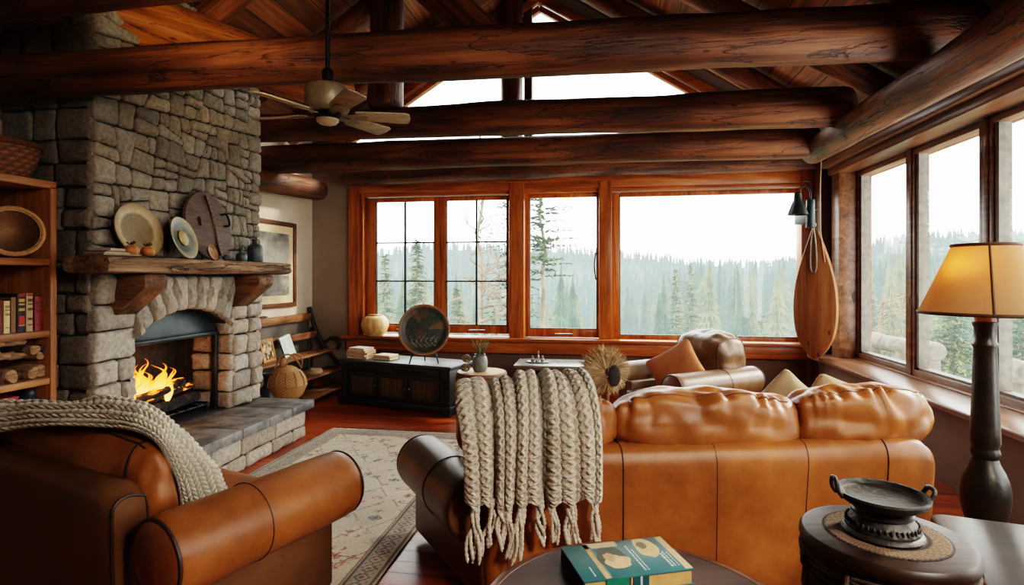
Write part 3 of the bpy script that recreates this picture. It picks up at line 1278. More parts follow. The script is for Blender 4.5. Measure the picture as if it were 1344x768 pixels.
M_GOURD = simple('gourd_skin', srgb(190, 124, 68), srgb(160, 96, 48), .45, scale=9, bump=.1)
M_STEM = simple('dry_stem', srgb(84, 64, 40), srgb(60, 44, 28), .8, scale=30)
for u, r, lb in ((172, .043, 'left orange gourd with a curled stem on the mantel'), (194, .041, 'right orange gourd with dark leaves on its stem on the mantel')):
    t = thing('gourd', lb, 'gourd', (XC + .25, my(u, XC + .25), ZM), 0, 'gourds on the mantel')
    m = MB()
    m.ball((0, 0, r * .82), (r, r, r * .84), 32, 16, lambda p, q_: q_ * (1 + .04 * math.cos(5 * math.atan2(p.y, p.x)) * (1 - abs(p.z))))
    part('fruit', m, M_GOURD, t)
    m = MB()
    m.tube(spath([(0, 0, r * 1.6), (.004, .006, r * 1.95), (.0, .022, r * 2.2), (-.01, .04, r * 2.05)], 9), [.006, .005, .005, .004, .004, .004, .003, .003, .002], 7)
    part('stem', m, M_STEM, t)
    for k in range(3):
        m = MB()
        a0 = k * 2.1 + u
        m.ball((.016 * math.cos(a0), .02 * math.sin(a0), r * 1.86), (.016, .007, .004), 8, 6, lambda p, q_: Matrix.Rotation(a0, 3, 'Z') @ Matrix.Rotation(-.6, 3, 'Y') @ q_)
        part('leaf', m, M_STEM, t)
M_PAPER = attr_mat('old_paper', .8, 30, .1, noise_amt=.3)
rp = random.Random(4)
zz = ZM
for k in range(4):
    m = MB()
    m.col = BE(*[(150, 128, 104), (178, 160, 136), (120, 96, 76), (190, 172, 150)][k])
    th = rp.uniform(.008, .013)
    m.box((0, 0, th / 2), (.17 - k * .012, .24 - k * .02, th), Matrix.Rotation(rp.uniform(-.15, .15), 3, 'Z'))
    o = m.build('slate_tile', M_PAPER, loc=(XC + .185, 3.02, zz), smooth=0)
    zz += th + .0005
    tag(o, '%s thin flat slab in the little stack at the left end of the mantel' % ('bottom', 'second lowest', 'second highest', 'topmost')[k], 'slab', 'stack of flat slabs on the mantel')
M_JUG = simple('jug_glaze', srgb(78, 88, 86), srgb(50, 58, 58), .35, scale=18, bscale=70, bump=.5)


def rib(a, z):
    return .025 * math.sin(a * 14) * math.sin(z * 160)


t = thing('stoneware_bottle', 'tall blue-grey textured bottle at the right end of the mantel', 'bottle', (XC + .16, my(335, XC + .16), ZM))
m = MB()
m.lathe([(0, 0), (.06, 0), (.064, .01), (.065, .07), (.064, .125), (.055, .145), (.03, .158), (.026, .17), (.028, .195), (.031, .2), (.022, .2), (.02, .17), (0, .16)], 40, wob=lambda a, z: rib(a, z) if z < .13 else 0)
part('bottle_body', m, M_JUG, t)
t = thing('stoneware_jug', 'small dark jug with a loop handle beside the blue-grey bottle', 'jug', (XC + .21, my(317, XC + .21), ZM))
m = MB()
m.lathe([(0, 0), (.038, 0), (.044, .02), (.043, .05), (.034, .064), (.02, .072), (.02, .085), (.013, .085), (0, .07)], 32, wob=lambda a, z: rib(a, z * 1.3) if z < .06 else 0)
part('jug_body', m, M_JUG, t)
m = MB()
m.tube(spath([(0, -.002, .082), (0, .012, .118), (0, .036, .125), (0, .05, .11)], 9), .008, 8)
part('handle', m, M_JUG, t)
m = MB()
m.ball((0, 0, .022), (.025, .033, .022), 16, 10, lambda p, q_: q_ * (1 + .3 * nz(p.x * 2, p.y * 2, p.z * 2)))
o = m.build('pebble', simple('dark_pebble', srgb(52, 46, 42), srgb(74, 66, 60), .7, scale=12), loc=(XC + .22, my(297, XC + .22), ZM))
tag(o, 'small dark stone on the mantel between the round lid and the jug', 'stone')
# ------------------------------------------------------------------ leather
def leather(name, dark, mid, light, rough=.36):
    t = NT(name)
    v = t.coord()
    f = t.noise(v, 2.6, 5, .6)
    g = t.noise(v, 9, 4, .6)
    col = t.ramp(f, [(.3, dark), (.52, mid), (.75, light)])
    col = t.mix(.35, col, t.ramp(g, [(.35, (.55, .5, .45, 1)), (.65, (1, 1, 1, 1))]), 'MULTIPLY')
    vo = t.n('ShaderNodeTexVoronoi')
    t.l(t.coord((170, 170, 170)), vo.inputs['Vector'])
    h = t.math('ADD', t.math('MULTIPLY', vo.outputs['Distance'], .35), t.noise(v, 14, 3))
    rr = t.math('ADD', rough - .06, t.math('MULTIPLY', g, .14))
    t.bsdf(col, rr, 0, h, .18, .004, .45)
    return t.m


M_TAN = leather('tan_leather', srgb(122, 70, 32), srgb(158, 96, 46), srgb(180, 116, 62))
M_TANSH = leather('tan_leather_shaded', srgb(78, 50, 32), srgb(104, 70, 44), srgb(126, 90, 60), .34)  # shaded copy of the tan leather, the darkness is in its colour
M_OLIVE = leather('umber_leather', srgb(86, 60, 40), srgb(116, 84, 56), srgb(142, 106, 74), .36)
M_SEAM = simple('seam_thread', srgb(62, 34, 18), srgb(48, 26, 14), .5, scale=30)
M_SEAML = simple('seam_leather', srgb(112, 62, 28), srgb(92, 50, 24), .45, scale=30)
M_FOOT = simple('dark_foot_wood', srgb(40, 26, 18), srgb(58, 38, 26), .5, scale=20)


def wrink(s, amp=.02, gather=.012):
    """soft folds for a filled leather cushion"""
    def fn(un, q):
        x, y, z = un
        n1 = nz(x * 1.6 + s, y * 1.4, z * 1.5)
        n2 = nz(x * 4.2 + s * 2, y * 2.5, z * 2.2)
        f = Vector(q)
        d = Vector((x, y * .9, z)).normalized()
        f += d * (amp * n1 + amp * .55 * n2)
        # gathers falling away from the seam on the upper near edge
        e = max(0, 1 - abs(y + .75) * 1.3) * max(0, .5 + z * .8)
        ph = x * 13 + 6.5 * nz(x * 1.7 + s, 5.5) + z * 4.0 * nz(x * 3, s)
        am_ = .35 + 1.5 * max(0, nz(x * 1.9 + s * 3, 8.8) + .25)
        f += d * gather * e * am_ * (abs(math.sin(ph)) - .5)
        return f
    return fn


def add_cushion(name, parent, size, loc, rot, mat, seed, e=3.4, amp=.02, gather=.012, n=22, pipe=True, seam=(-.62, .80), loops=True):
    q = Matrix.Translation(Vector(loc)) @ rot.to_4x4()
    fn = wrink(seed, amp, gather)
    m = MB()
    m.cushion(size, e, n, fn, q)
    o = part(name, m, mat, parent, smooth=180)
    if pipe:
        def sp(x, y, z):
            l = (abs(x) ** e + abs(y) ** e + abs(z) ** e) ** (1 / e)
            un = Vector((x / l, y / l, z / l))
            return q @ (fn(un, Vector((un.x * size[0] / 2, un.y * size[1] / 2, un.z * size[2] / 2))) * 1.004)
        m = MB()
        m.tube([sp(-1 + 2 * i / 50, seam[0], seam[1]) for i in range(51)], .0045, 6)
        part('piping', m, M_SEAM if loops else M_SEAML, o, smooth=60)
        for sx in (-1, 1) if loops else ():
            m = MB()
            loop = []
            for i in range(40):
                a = 2 * PI * i / 40
                c, s_ = math.cos(a), math.sin(a)
                k = 1 / (abs(c) ** 3.4 + abs(s_) ** 3.4) ** (1 / 3.4)
                loop.append(sp(sx * .93, c * k * .93, s_ * k * .93))
            m.tube(loop, .005, 6, closed=True)
            part('piping', m, M_SEAM, o, smooth=60)
    return o


def roll_arm(name, parent, p0, p1, r, mat, flat=1.0, seamat=.45, cap=True):
    p0, p1 = Vector(p0), Vector(p1)
    L = (p1 - p0).length
    q = Matrix.Translation(p0) @ (p1 - p0).to_track_quat('Y', 'Z').to_matrix().to_4x4()
    m = MB()
    ts = [0, .004, .012, .03, .06] + [.06 + (L - .12) * i / 24 for i in range(1, 24)] + [L - .06, L - .03, L - .012, L - .004, L]
    rs_ = [0, .86, .94, .985, 1] + [1] * 23 + [1, .985, .94, .86, 0]
    nr = 36
    vs, fs = [], []
    for t_, k in zip(ts, rs_):
        for i in range(nr):
            a = 2 * PI * i / nr
            rr = r * k * (1 + (.02 * nz(t_ * 3, math.cos(a), math.sin(a) + r * 9) if 0 < k else 0))
            vs.append(q @ Vector((rr * math.cos(a), t_, rr * math.sin(a) * flat)))
    for j in range(len(ts) - 1):
        for i in range(nr):
            l = (i + 1) % nr
            fs.append((j * nr + i, (j + 1) * nr + i, (j + 1) * nr + l, j * nr + l))
    m.add(vs, fs)
    o = part(name, m, mat, parent, smooth=180)
    for t_, rr, tr in ((.010, .945, .006), (L - .010, .945, .006), (L * seamat, 1.012, .0022)):
        m = MB()
        m.tube([q @ Vector((r * rr * math.cos(a), t_, r * rr * math.sin(a) * flat)) for a in [2 * PI * i / 48 for i in range(48)]], tr, 6, closed=True)
        part('piping', m, M_SEAM, o, smooth=60)
    return o


# ------------------------------------------------------------------ sofa, its back to the camera
SA = wang(4.95)
S0 = W(-.12, 2.39)
sofa = thing('leather_sofa', 'long tan leather sofa seen from behind, in the middle of the room', 'sofa', S0, SA)
SL = 2.085
Sinv = (Matrix.Translation(S0) @ Matrix.Rotation(SA, 4, 'Z')).inverted()
SW = lambda r, d, z=0: Sinv @ W(r, d, z)
m = MB()
nxs = 60


def backpanel(u, v):
    """outer back: profile swept along x; v runs up the near face, over the top and down the far side"""
    x = u * SL
    P_ = [(0.015, .06), (.008, .2), (0, .45), (-.004, .60), (.004, .655), (.025, .69), (.06, .705), (.12, .705), (.17, .69), (.195, .65), (.2, .5), (.2, .06)]
    p = catmull([(a, b, 0) for a, b in P_], v)
    y, z = p.x, p.y
    # rounded shoulders at the ends, ends lean in to the bottom
    e = min(x, SL - x)
    z -= .05 * (1 - sstep(0, .09, e)) * sstep(.4, .7, z)
    xr = x
    if x > SL * .5:
        xr = x - .035 * (1 - z / .7)
    y += .03 * (1 - sstep(0, .05, e)) * (1 if y < .1 else -1)
    y += .006 * nz(x * 3, z * 4)
    return Vector((xr, y, z))


m.grid(nxs, 44, backpanel)
n1 = nxs + 1
m.f.append(tuple(j * n1 for j in range(45)))
m.f.append(tuple(j * n1 + nxs for j in range(45))[::-1])
part('back_panel', m, M_TAN, sofa, smooth=60)
for u_ in (818, 941, 1062, 1166):
    dd = 2.39 + (2.57 - 2.39) * (u_ - 635) / 600
    x_ = SW((u_ - U0) / FPX * dd, dd).x
    m = MB()
    m.tube([backpanel(x_ / SL, lerp(.02, .72, i / 30)) + Vector((0, -.0005, .0005)) for i in range(31)], .0035 if u_ in (818, 1166) else .0018, 6)
    part('seam', m, M_SEAM, sofa)
# left arm, flared outwards ; right arm straight
na, fa = SW(-.144, 2.43), SW(-.5066, 3.15)
na.z, fa.z = .445, .43
roll_arm('arm', sofa, na, fa, .145, M_TANSH, seamat=.40)
m = MB()
o0, o1 = SW(-.13, 2.42), SW(-.545, 3.15)
d = (o1 - o0).normalized()
nr_ = Vector((d.y, -d.x, 0))
m.prism([(o0.x, o0.y), (o1.x, o1.y), (o1.x + nr_.x * .2, o1.y + nr_.y * .2), (o0.x + nr_.x * .2 + .1, o0.y + nr_.y * .2)][::-1], .42, lambda x, y, t: (x, y, .04 + t))
part('arm_panel', m, M_TANSH, sofa, bevel=.02)
roll_arm('arm', sofa, (SL - .15, .21, .44), (SL - .15, .98, .43), .13, M_TAN)
m = MB()
m.bx(SL - .26, SL - .06, .2, .95, .05, .44)
part('arm_panel', m, M_TAN, sofa, bevel=.02)
m = MB()
m.bx(.12, SL - .26, .2, .92, .06, .30)
part('seat_base', m, M_TAN, sofa, bevel=.02)
I3 = Matrix.Identity(3)
for i in range(3):
    add_cushion('seat_cushion', sofa, (.58, .68, .17), (.42 + .58 * i, .60, .385), I3, M_TAN, 3 + i, 6, .006, 0, 12, pipe=False)
for (u0_, u1_, sd, dz, ry) in ((600, 812, 1.3, 0, 0), (812, 1058, 4.1, -.005, .03), (1052, 1234, 7.7, .0, -.02)):
    dd0 = 2.47 + .18 * (u0_ - 635) / 600
    dd1 = 2.47 + .18 * (u1_ - 635) / 600
    a_, b_ = SW((u0_ - U0) / FPX * dd0, dd0), SW((u1_ - U0) / FPX * dd1, dd1)
    rot = Matrix.Rotation(ry, 3, 'Y') @ Matrix.Rotation(-.10, 3, 'X')
    add_cushion('back_cushion', sofa, (b_.x - a_.x + .015, .27, .30), ((a_.x + b_.x) / 2, .185, .775 + dz), rot, M_TAN, sd, 3.0, .022, .026, 44, loops=False)
for x_ in (.12, SL - .12):
    for y_ in (.1, .85):
        m = MB()
        m.lathe([(.022, 0), (.03, .05), (.03, .07)], 12, (x_, y_, 0))
        part('foot', m, M_FOOT, sofa)


# ------------------------------------------------------------------ armchairs
def armchair(label, org, rotz, ws, arml, mat, mat2, seed, zarm=.52, back_t=.13, cush=(.27, .38), ztop=.73, cz=.67, cy=.27, tilt=-.12, ra=.145, sx=(.02, .94), cz2=0):
    """local x to the sitter's right, y forward; origin under the rear end of the right arm"""
    t = thing('leather_armchair', label, 'armchair', org, rotz)
    xr, xl = 0.0, -ws
    for k, x_ in enumerate((xr, xl)):
        roll_arm('arm', t, (x_, 0.0, zarm), (x_, arml, zarm), ra, mat, seamat=.42)
        m = MB()
        s_ = 1 if k == 0 else -1
        m.bx(x_ - s_ * .02 - .10 * (1 + s_) + .0, x_ - s_ * .02 + .10 * (1 - s_), .02, arml - .03, .05, zarm - .02)
        part('arm_panel', m, mat2, t, bevel=.018)
    m = MB()
    x0_, x1_ = xl + .235 - .0, xr - .235

    def bk(u, v):
        x = lerp(xl + .2, xr - .2, u)
        P_ = [(-.02, .05), (-.025, .3), (-.03, ztop - .09), (-.022, ztop - .02), (.02, ztop), (.08, ztop - .01), (.105, ztop - .06), (.11, .3), (.11, .05)]
        p = catmull([(a, b, 0) for a, b in P_], v)
        e = min(u, 1 - u) * (xr - xl - .4)
        return Vector((x, p.x + .012 * (1 - sstep(0, .03, e)) * (1 if p.x < .04 else -1), p.y - .035 * (1 - sstep(0, .1, e)) * sstep(.5, .7, p.y)))
    m.grid(30, 34, bk)
    m.f.append(tuple(j * 31 for j in range(35)))
    m.f.append(tuple(j * 31 + 30 for j in range(35))[::-1])
    part('back_panel', m, mat2, t, smooth=60)
    for u_ in (0.004, .996):
        m = MB()
        m.tube([bk(u_, v) * 1 + Vector((.002 * (1 if u_ > .5 else -1), 0, 0)) for v in [i / 30 for i in range(31)]], .006, 6)
        part('piping', m, M_SEAM, t)
    m = MB()
    m.bx(xl + .08, xr - .08, .08, arml - .06, .06, .30)
    part('seat_base', m, mat2, t, bevel=.02)
    add_cushion('seat_cushion', t, (ws - .25, arml - .12, .16), ((xl + xr) / 2, arml / 2 + .08, .375), I3, mat, seed, 6, .006, 0, 12, pipe=False)
    add_cushion('back_cushion', t, (ws - .46 + sx[0], cush[0], cush[1]), ((xl + xr) / 2, cy, cz), Matrix.Rotation(tilt, 3, 'X'), mat, seed + 3, 3.2, .02, .012, 34)
    for x_ in (xl, xr):
        for y_ in (.06, arml - .1):
            m = MB()
            m.lathe([(.02, 0), (.028, .05), (.028, .07)], 12, (x_, y_, 0))
            part('foot', m, M_FOOT, t)
    return t


CA = wang(-28)
C0 = W(-1.175, 1.844)
chair1 = armchair('big tan leather armchair in the left foreground, turned away toward the window', C0, CA, 1.80, .84, M_TAN, M_TANSH, 2.0, zarm=.515, ztop=.72, cz=.655, cy=.21, cush=(.28, .40), sx=(.02, 0))
C2A = math.atan2(.88, .47) + 0  # placeholder, replaced below
f2 = Vector((-.88, -.47))
# rotation that takes local +y to the facing direction (camera ground frame)
C2A = math.atan2(-f2.x, f2.y) + TH
chair2 = armchair('umber leather armchair by the back window, facing the fireplace', W(1.83, 5.72), C2A, .74, 1.0, M_OLIVE, M_OLIVE, 9.0, zarm=.53, ztop=.66, cz=.71, cy=.16, cush=(.44, .46), ra=.125, tilt=-.15, sx=(.34, 0))

# ------------------------------------------------------------------ scatter pillows
def pillow(name, label, c, rot, size, mat, seed, cat='pillow', group=None, th=.13):
    m = MB()

    def fn(un, q):
        x, y, z = un
        ax, ay = abs(q.x) / (size / 2), abs(q.y) / (size / 2)
        k = (1 - min(1, ax) ** 3.2) * (1 - min(1, ay) ** 3.2)
        q.z = (z / (abs(z) + 1e-6)) * (th / 2) * (max(k, 0) ** .55) * min(1, abs(z) * 2.5) + .004 * nz(x * 5 + seed, y * 5)
        s_ = 1 - .10 * (1 - ax ** 2) * (ay ** 4) - .0
        s2 = 1 - .10 * (1 - ay ** 2) * (ax ** 4)
        q.x *= s2
        q.y *= s_
        return q
    m.cushion((size, size, th), 9, 16, fn)
    t = m.build(name, mat, loc=c, smooth=180)
    t.rotation_euler = rot.to_euler()
    tag(t, label, cat, group)
    return t


def frame_rot(nrm, up=(0, 0, 1), roll=0):
    n_ = Vector(nrm).normalized()
    x_ = Vector(up).cross(n_).normalized()
    y_ = n_.cross(x_)
    return Matrix((x_, y_, n_)).transposed() @ Matrix.Rotation(roll, 3, 'Z')


def wv(M_):
    return M_


def cloth(name, c1, c2, sc=120, bump=.5):
    t = NT(name)
    v = t.coord()
    n_ = t.noise(v, 6, 4)
    w1_ = t.n('ShaderNodeTexWave')
    t.l(v, w1_.inputs['Vector'])
    w1_.inputs['Scale'].default_value = sc
    w1_.inputs['Distortion'].default_value = 1.5
    col = t.mix(.5, t.ramp(n_, [(.3, c1), (.7, c2)]), t.ramp(w1_.outputs['Fac'], [(0, (.6, .6, .6, 1)), (1, (1, 1, 1, 1))]), 'MULTIPLY')
    t.bsdf(col, .9, 0, w1_.outputs['Fac'], bump, .003, sheen=.15, spec=.2)
    return t.m


M_RUST = cloth('rust_fabric', srgb(172, 104, 64), srgb(190, 122, 80))
M_LINEN = cloth('beige_linen', srgb(184, 160, 128), srgb(206, 184, 152))
pillow('throw_pillow', 'rust coloured square pillow leaning on the umber armchair', W(1.47, 5.02, .615), frame_rot(W(-.55, -.74, .40), roll=.62), .47, M_RUST, 1)
pillow('throw_pillow', 'beige linen pillow with its corner showing above the right end of the sofa', SW_ if False else W(1.72, 3.02, .70), frame_rot(W(-.12, .9, .35), roll=.30), .46, M_LINEN, 2)
pillow('throw_pillow', 'cream pillow tip peeking out just left of the beige linen one behind the sofa', W(1.51, 3.14, .70), frame_rot(W(-.12, .9, .35), roll=.62), .42, M_LINEN, 3)

# ------------------------------------------------------------------ knitted throws
def yarn_mat(name, dark, mid, light):
    t = NT(name)
    v = t.coord()
    f = t.noise(v, 180, 4, .7)
    g = t.noise(v, 7, 3)
    col = t.ramp(f, [(.3, dark), (.5, mid), (.72, light)])
    col = t.mix(.4, col, t.ramp(g, [(.3, (.78, .74, .68, 1)), (.7, (1, 1, 1, 1))]), 'MULTIPLY')
    ao = t.attr()  # occlusion shade baked into the yarn colour
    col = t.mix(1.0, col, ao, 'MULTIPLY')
    t.bsdf(col, .95, 0, f, .9, .004, .15, sheen=.3)
    return t.m


M_YARN = yarn_mat('oatmeal_yarn', srgb(150, 140, 124), srgb(204, 194, 176), srgb(238, 232, 216))
M_YARN2 = yarn_mat('ivory_yarn', srgb(170, 160, 142), srgb(222, 214, 196), srgb(246, 240, 226))


def knit(mb, P, nu, nv, disp, flip=1.0):
    """displaced sheet ; disp(u,v)->(height, shade)"""
    e = 1e-3

    def f(u, v):
        p = P(u, v)
        du = P(min(u + e, 1), v) - P(max(u - e, 0), v)
        dv = P(u, min(v + e, 1)) - P(u, max(v - e, 0))
        n_ = du.cross(dv)
        if n_.length > 0:
            n_.normalize()
        return p + n_ * (disp(u, v)[0] * flip)
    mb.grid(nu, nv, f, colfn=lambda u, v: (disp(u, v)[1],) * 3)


def braid(x, l, w, p):
    """plait of half width w, pitch p : returns height 0..1"""
    best = 0
    for k in range(3):
        ph = 2 * PI * (l / p + k / 3)
        c = w * .56 * math.sin(ph)
        hh = .72 + .28 * math.cos(2 * ph)
        d_ = (x - c) / (w * .46)
        if abs(d_) < 1:
            best = max(best, hh * math.sqrt(1 - d_ * d_))
    return best


# throw over the left end of the sofa
throw = thing('knitted_throw', 'oatmeal cable-knit throw with long fringe draped over the sofa back', 'throw blanket', S0, SA)
TX0, TX1 = -.105, .485
prof = [(.50, .62), (.44, .80), (.33, .925), (.19, .965), (.06, .945), (-.015, .88), (-.05, .79), (-.055, .70), (-.055, .60), (-.05, .515)]
plen = 1.0


def fold(u):
    cs = [.07, .215, .345, .465, .60, .745, .895]
    ws = [.075, .06, .055, .055, .065, .07, .06]
    return cs, ws


def throwP(u, v):
    p = catmull([(a, b, 0) for a, b in prof], v)
    h = sstep(.2, .95, v)
    x = lerp(TX0, TX1, u)
    x += .02 * h * math.sin(u * 7 + 1) - .012 * h * (u - .5)
    z = p.y + .018 * math.sin(u * 11 + 2) * (1 - abs(v - .35) * 2 if abs(v - .35) < .5 else 0) + .02 * (u - .5) * (1 - sstep(.45, .75, v))
    z += .022 * sstep(.58, .64, u) * (1 - sstep(.5, .9, v)) - .01
    if v > .85:
        # scalloped hem gathered toward the tassels
        z += sstep(.85, 1, v) * .030 * (1 - max(0, *[1 - abs(u - c_) / .075 for c_ in (.075, .20, .29, .36, .475, .60, .68, .79, .94)]))
    if u < .12:
        z -= .05 * (1 - u / .12) ** 2 * (1 - h)
    return Vector((x, p.x, z))


CAB = [(.045, .050), (.155, .058), (.265, .050), (.37, .052), (.475, .046), (.57, .052), (.675, .046), (.775, .054), (.88, .050), (.965, .036)]
FOLDS = [(.10, .125), (.315, .10), (.52, .11), (.72, .085), (.90, .105)]


def throwD(u, v):
    l = v * 1.05
    uu = u + .012 * math.sin(v * 4 + u * 9)
    env = 0
    for c, w_ in FOLDS:
        cc = c + .02 * math.sin(v * 3.1 + c * 17)
        d_ = abs(uu - cc) / (w_ * 1.08)
        if d_ < 1:
            env = max(env, (1 - d_ ** 2.4) ** .6)
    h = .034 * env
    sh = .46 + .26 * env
    best = 0
    for k, (c, w_) in enumerate(CAB):
        x = uu - c
        if abs(x) < w_:
            b = braid(x, l + k * .037, w_ * 1.04, .125)
            best = max(best, b)
    rb = .5 + .5 * math.sin(2 * PI * (l / .017 + 6 * abs(math.sin(uu * 60))))
    tw = .5 + .5 * math.sin(2 * PI * (l / .016) + 40 * uu)
    h += .019 * best + .0025 * rb * (1 - best * .5) + .0022 * tw * best
    sh += .32 * best + .05 * tw - .10  # valleys between folds and braids painted darker, as shade
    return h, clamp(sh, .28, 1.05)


m = MB()
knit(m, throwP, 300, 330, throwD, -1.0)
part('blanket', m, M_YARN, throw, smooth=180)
rt = random.Random(8)


def tassel(p, L, n, spread, side):
    mb = MB()
    mb.col = (.95, .95, .95)
    # gathered knot
    for k in range(n):
        a = 2 * PI * k / n + rt.uniform(-.3, .3)
        ph, am = rt.uniform(0, 6), rt.uniform(.004, .009)
        Lk = L * rt.uniform(.86, 1.05)
        ex = (k / (n - 1) - .5) * spread + rt.uniform(-.006, .006) if n > 1 else 0
        pts, rd = [], []
        for i in range(40):
            t_ = i / 39
            tw = sstep(.0, .25, t_)
            cx = .011 * math.cos(a + t_ * 5) * (1 - .6 * t_) + ex * sstep(.15, 1, t_) + side * t_ ** 1.5
            cy = -.004 + -abs(.011 * math.sin(a + t_ * 5)) * (1 - .6 * t_) + .006 * math.sin(ph + t_ * 6)
            pts.append((p[0] + cx + am * math.sin(ph + t_ * 8) * tw, p[1] + cy, p[2] - Lk * t_))
            rd.append((.0082 + .0016 * math.sin(i * 1.9 + k)) * (1 if t_ < .97 else .6))
        mb.tube(pts, rd, 7)
    return mb


for (u_, L, n, sp_, sd) in ((.075, .26, 6, .065, .0), (.20, .22, 3, .03, -.02), (.29, .23, 4, .035, .0), (.36, .20, 3, .02, .012), (.475, .27, 6, .06, -.035), (.60, .21, 3, .025, .012), (.68, .205, 3, .025, .015), (.79, .215, 6, .055, .01), (.94, .215, 5, .04, .005)):
    b = throwP(u_, .985)
    part('tassel', tassel((b.x, b.y - .008, b.z + .02), L, n, sp_, sd), M_YARN, throw, smooth=180)

# chunky throw over the left armchair
throw2 = thing('knitted_throw', 'chunky ivory knitted throw bunched over the back of the left armchair', 'throw blanket', C0, CA)
Cinv = (Matrix.Translation(C0) @ Matrix.Rotation(CA, 4, 'Z')).inverted()
GC = [
    [(-60, 566, 2.50), (20, 553, 2.38), (100, 550, 2.27), (165, 560, 2.19), (205, 582, 2.165), (228, 625, 2.17), (238, 668, 2.17)],
    [(-60, 545, 2.54), (20, 531, 2.42), (100, 529, 2.31), (168, 540, 2.23), (214, 568, 2.20), (243, 618, 2.20), (262, 662, 2.20)],
    [(-60, 533, 2.62), (20, 520, 2.50), (100, 515, 2.40), (172, 524, 2.33), (226, 556, 2.30), (266, 606, 2.28), (290, 650, 2.25)],
    [(-60, 548, 2.72), (20, 538, 2.60), (100, 534, 2.50), (178, 545, 2.44), (236, 576, 2.40), (274, 618, 2.36), (296, 656, 2.30)],
    [(-60, 600, 2.78), (20, 590, 2.66), (100, 588, 2.56), (184, 598, 2.50), (240, 620, 2.44), (276, 646, 2.38), (298, 668, 2.31)],
]
GC = [[Cinv @ Q(u_, v_ + (11 if i_ < 3 else 4 if i_ == 3 else 0), d_ - .035) for i_, (u_, v_, d_) in enumerate(row)] for row in GC]


def throw2P(u, v):
    return catmull([catmull(row, u) for row in GC], v)


def throw2D(u, v):
    # rows of V stitches
    nu_, nv_ = 46, 15
    a, b = u * nu_, v * nv_
    col_ = math.floor(b)
    fb = b - col_
    sgn = 1 if col_ % 2 == 0 else -1
    k = (a + sgn * fb * .8 + .5 * (col_ % 2) + .25 * nz(u * 9, v * 4))
    fk = k - math.floor(k)
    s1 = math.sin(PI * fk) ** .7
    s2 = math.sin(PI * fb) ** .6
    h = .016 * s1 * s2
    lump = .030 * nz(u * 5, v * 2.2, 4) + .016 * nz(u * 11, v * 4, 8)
    return h + lump, clamp(.52 + .5 * s1 * s2, .3, 1.02)  # shade between the stitches goes into the colour


m = MB()
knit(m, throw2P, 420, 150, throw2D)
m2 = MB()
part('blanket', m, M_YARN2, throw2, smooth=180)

# ------------------------------------------------------------------ rug
RX0, RX1, RY0, RY1 = -2.56, -1.06, 2.0, 5.02
rg = random.Random(21)
MOT = []
for i in range(230):
    MOT.append((rg.uniform(.18, 1.32), rg.uniform(.18, 2.85), rg.uniform(.014, .042), rg.choice([(158, 62, 50), (158, 62, 50), (84, 98, 112), (180, 104, 76), (146, 60, 50), (168, 80, 62), (70, 80, 96)]), rg.choice('dfr')))
GRID = {}
for k in MOT:
    GRID.setdefault((int(k[0] / .12), int(k[1] / .12)), []).append(k)
RW, RLn = RX1 - RX0, RY1 - RY0


def rugcol(u, v):
    x, y = u * RW, v * RLn
    e = min(x, RW - x, y, RLn - y)
    s = y if (x < RW - x and x == e) or e == RW - x else x
    if e == y or e == RLn - y:
        s = x
    base = (222, 208, 184)
    n_ = nz(x * 9, y * 9)
    c = base
    if e < .012:
        c = (190, 176, 152)
    elif e < .028:
        c = (96, 88, 84)
    elif e < .045:
        c = (186, 164, 138)
    elif e < .135:
        f = (s / .085) % 1
        b = (e - .045) / .09
        dm = abs(f - .5) + abs(b - .5)
        c = (176, 160, 140)
        if dm < .2:
            c = (146, 76, 62)
        elif dm < .32:
            c = (200, 184, 158)
        elif .36 < dm < .47:
            c = (74, 82, 92)
        elif math.sin(s * 150) * math.sin(e * 160) > .55:
            c = (92, 92, 94)
    elif e < .150:
        c = (84, 74, 72)
    elif e < .162:
        c = (190, 168, 140)
    elif e < .172:
        c = (120, 80, 70)
    else:
        # field: medallions and sprigs
        cx, cy = int(x / .12), int(y / .12)
        for i in (-1, 0, 1):
            for j in (-1, 0, 1):
                for (mx, my_, r, cc, ty) in GRID.get((cx + i, cy + j), ()):
                    dx, dy = x - mx, (y - my_)
                    if ty == 'd':
                        q = abs(dx) / r * .8 + abs(dy) / r
                        if q < 1 and not .5 < q < .66:
                            c = cc
                    elif ty == 'f':
                        a = math.atan2(dy, dx)
                        if math.hypot(dx, dy) < r * (.55 + .4 * math.cos(5 * a)):
                            c = cc
                    else:
                        q = math.hypot(dx * .7, dy * 1.6)
                        if r * .62 < q < r * .86:
                            c = cc
        gx_, gy_ = (x % .3) - .15, (y % .42) - .21
        q = abs(gx_) / .14 + abs(gy_) / .2
        if .93 < q < 1.0 and n_ > -.15:
            c = (112, 116, 118)
    w_ = .06 + .5 * sstep(-.1, .5, nz(x * 2.3, y * 2.3, 7)) * .5
    c = tuple(lerp(a, b, w_) for a, b in zip(c, base))
    k = .86 + .16 * nz(x * 60, y * 60) + .1 * n_
    return tuple(q * k for q in srgb(*[max(0, i) for i in c])[:3])


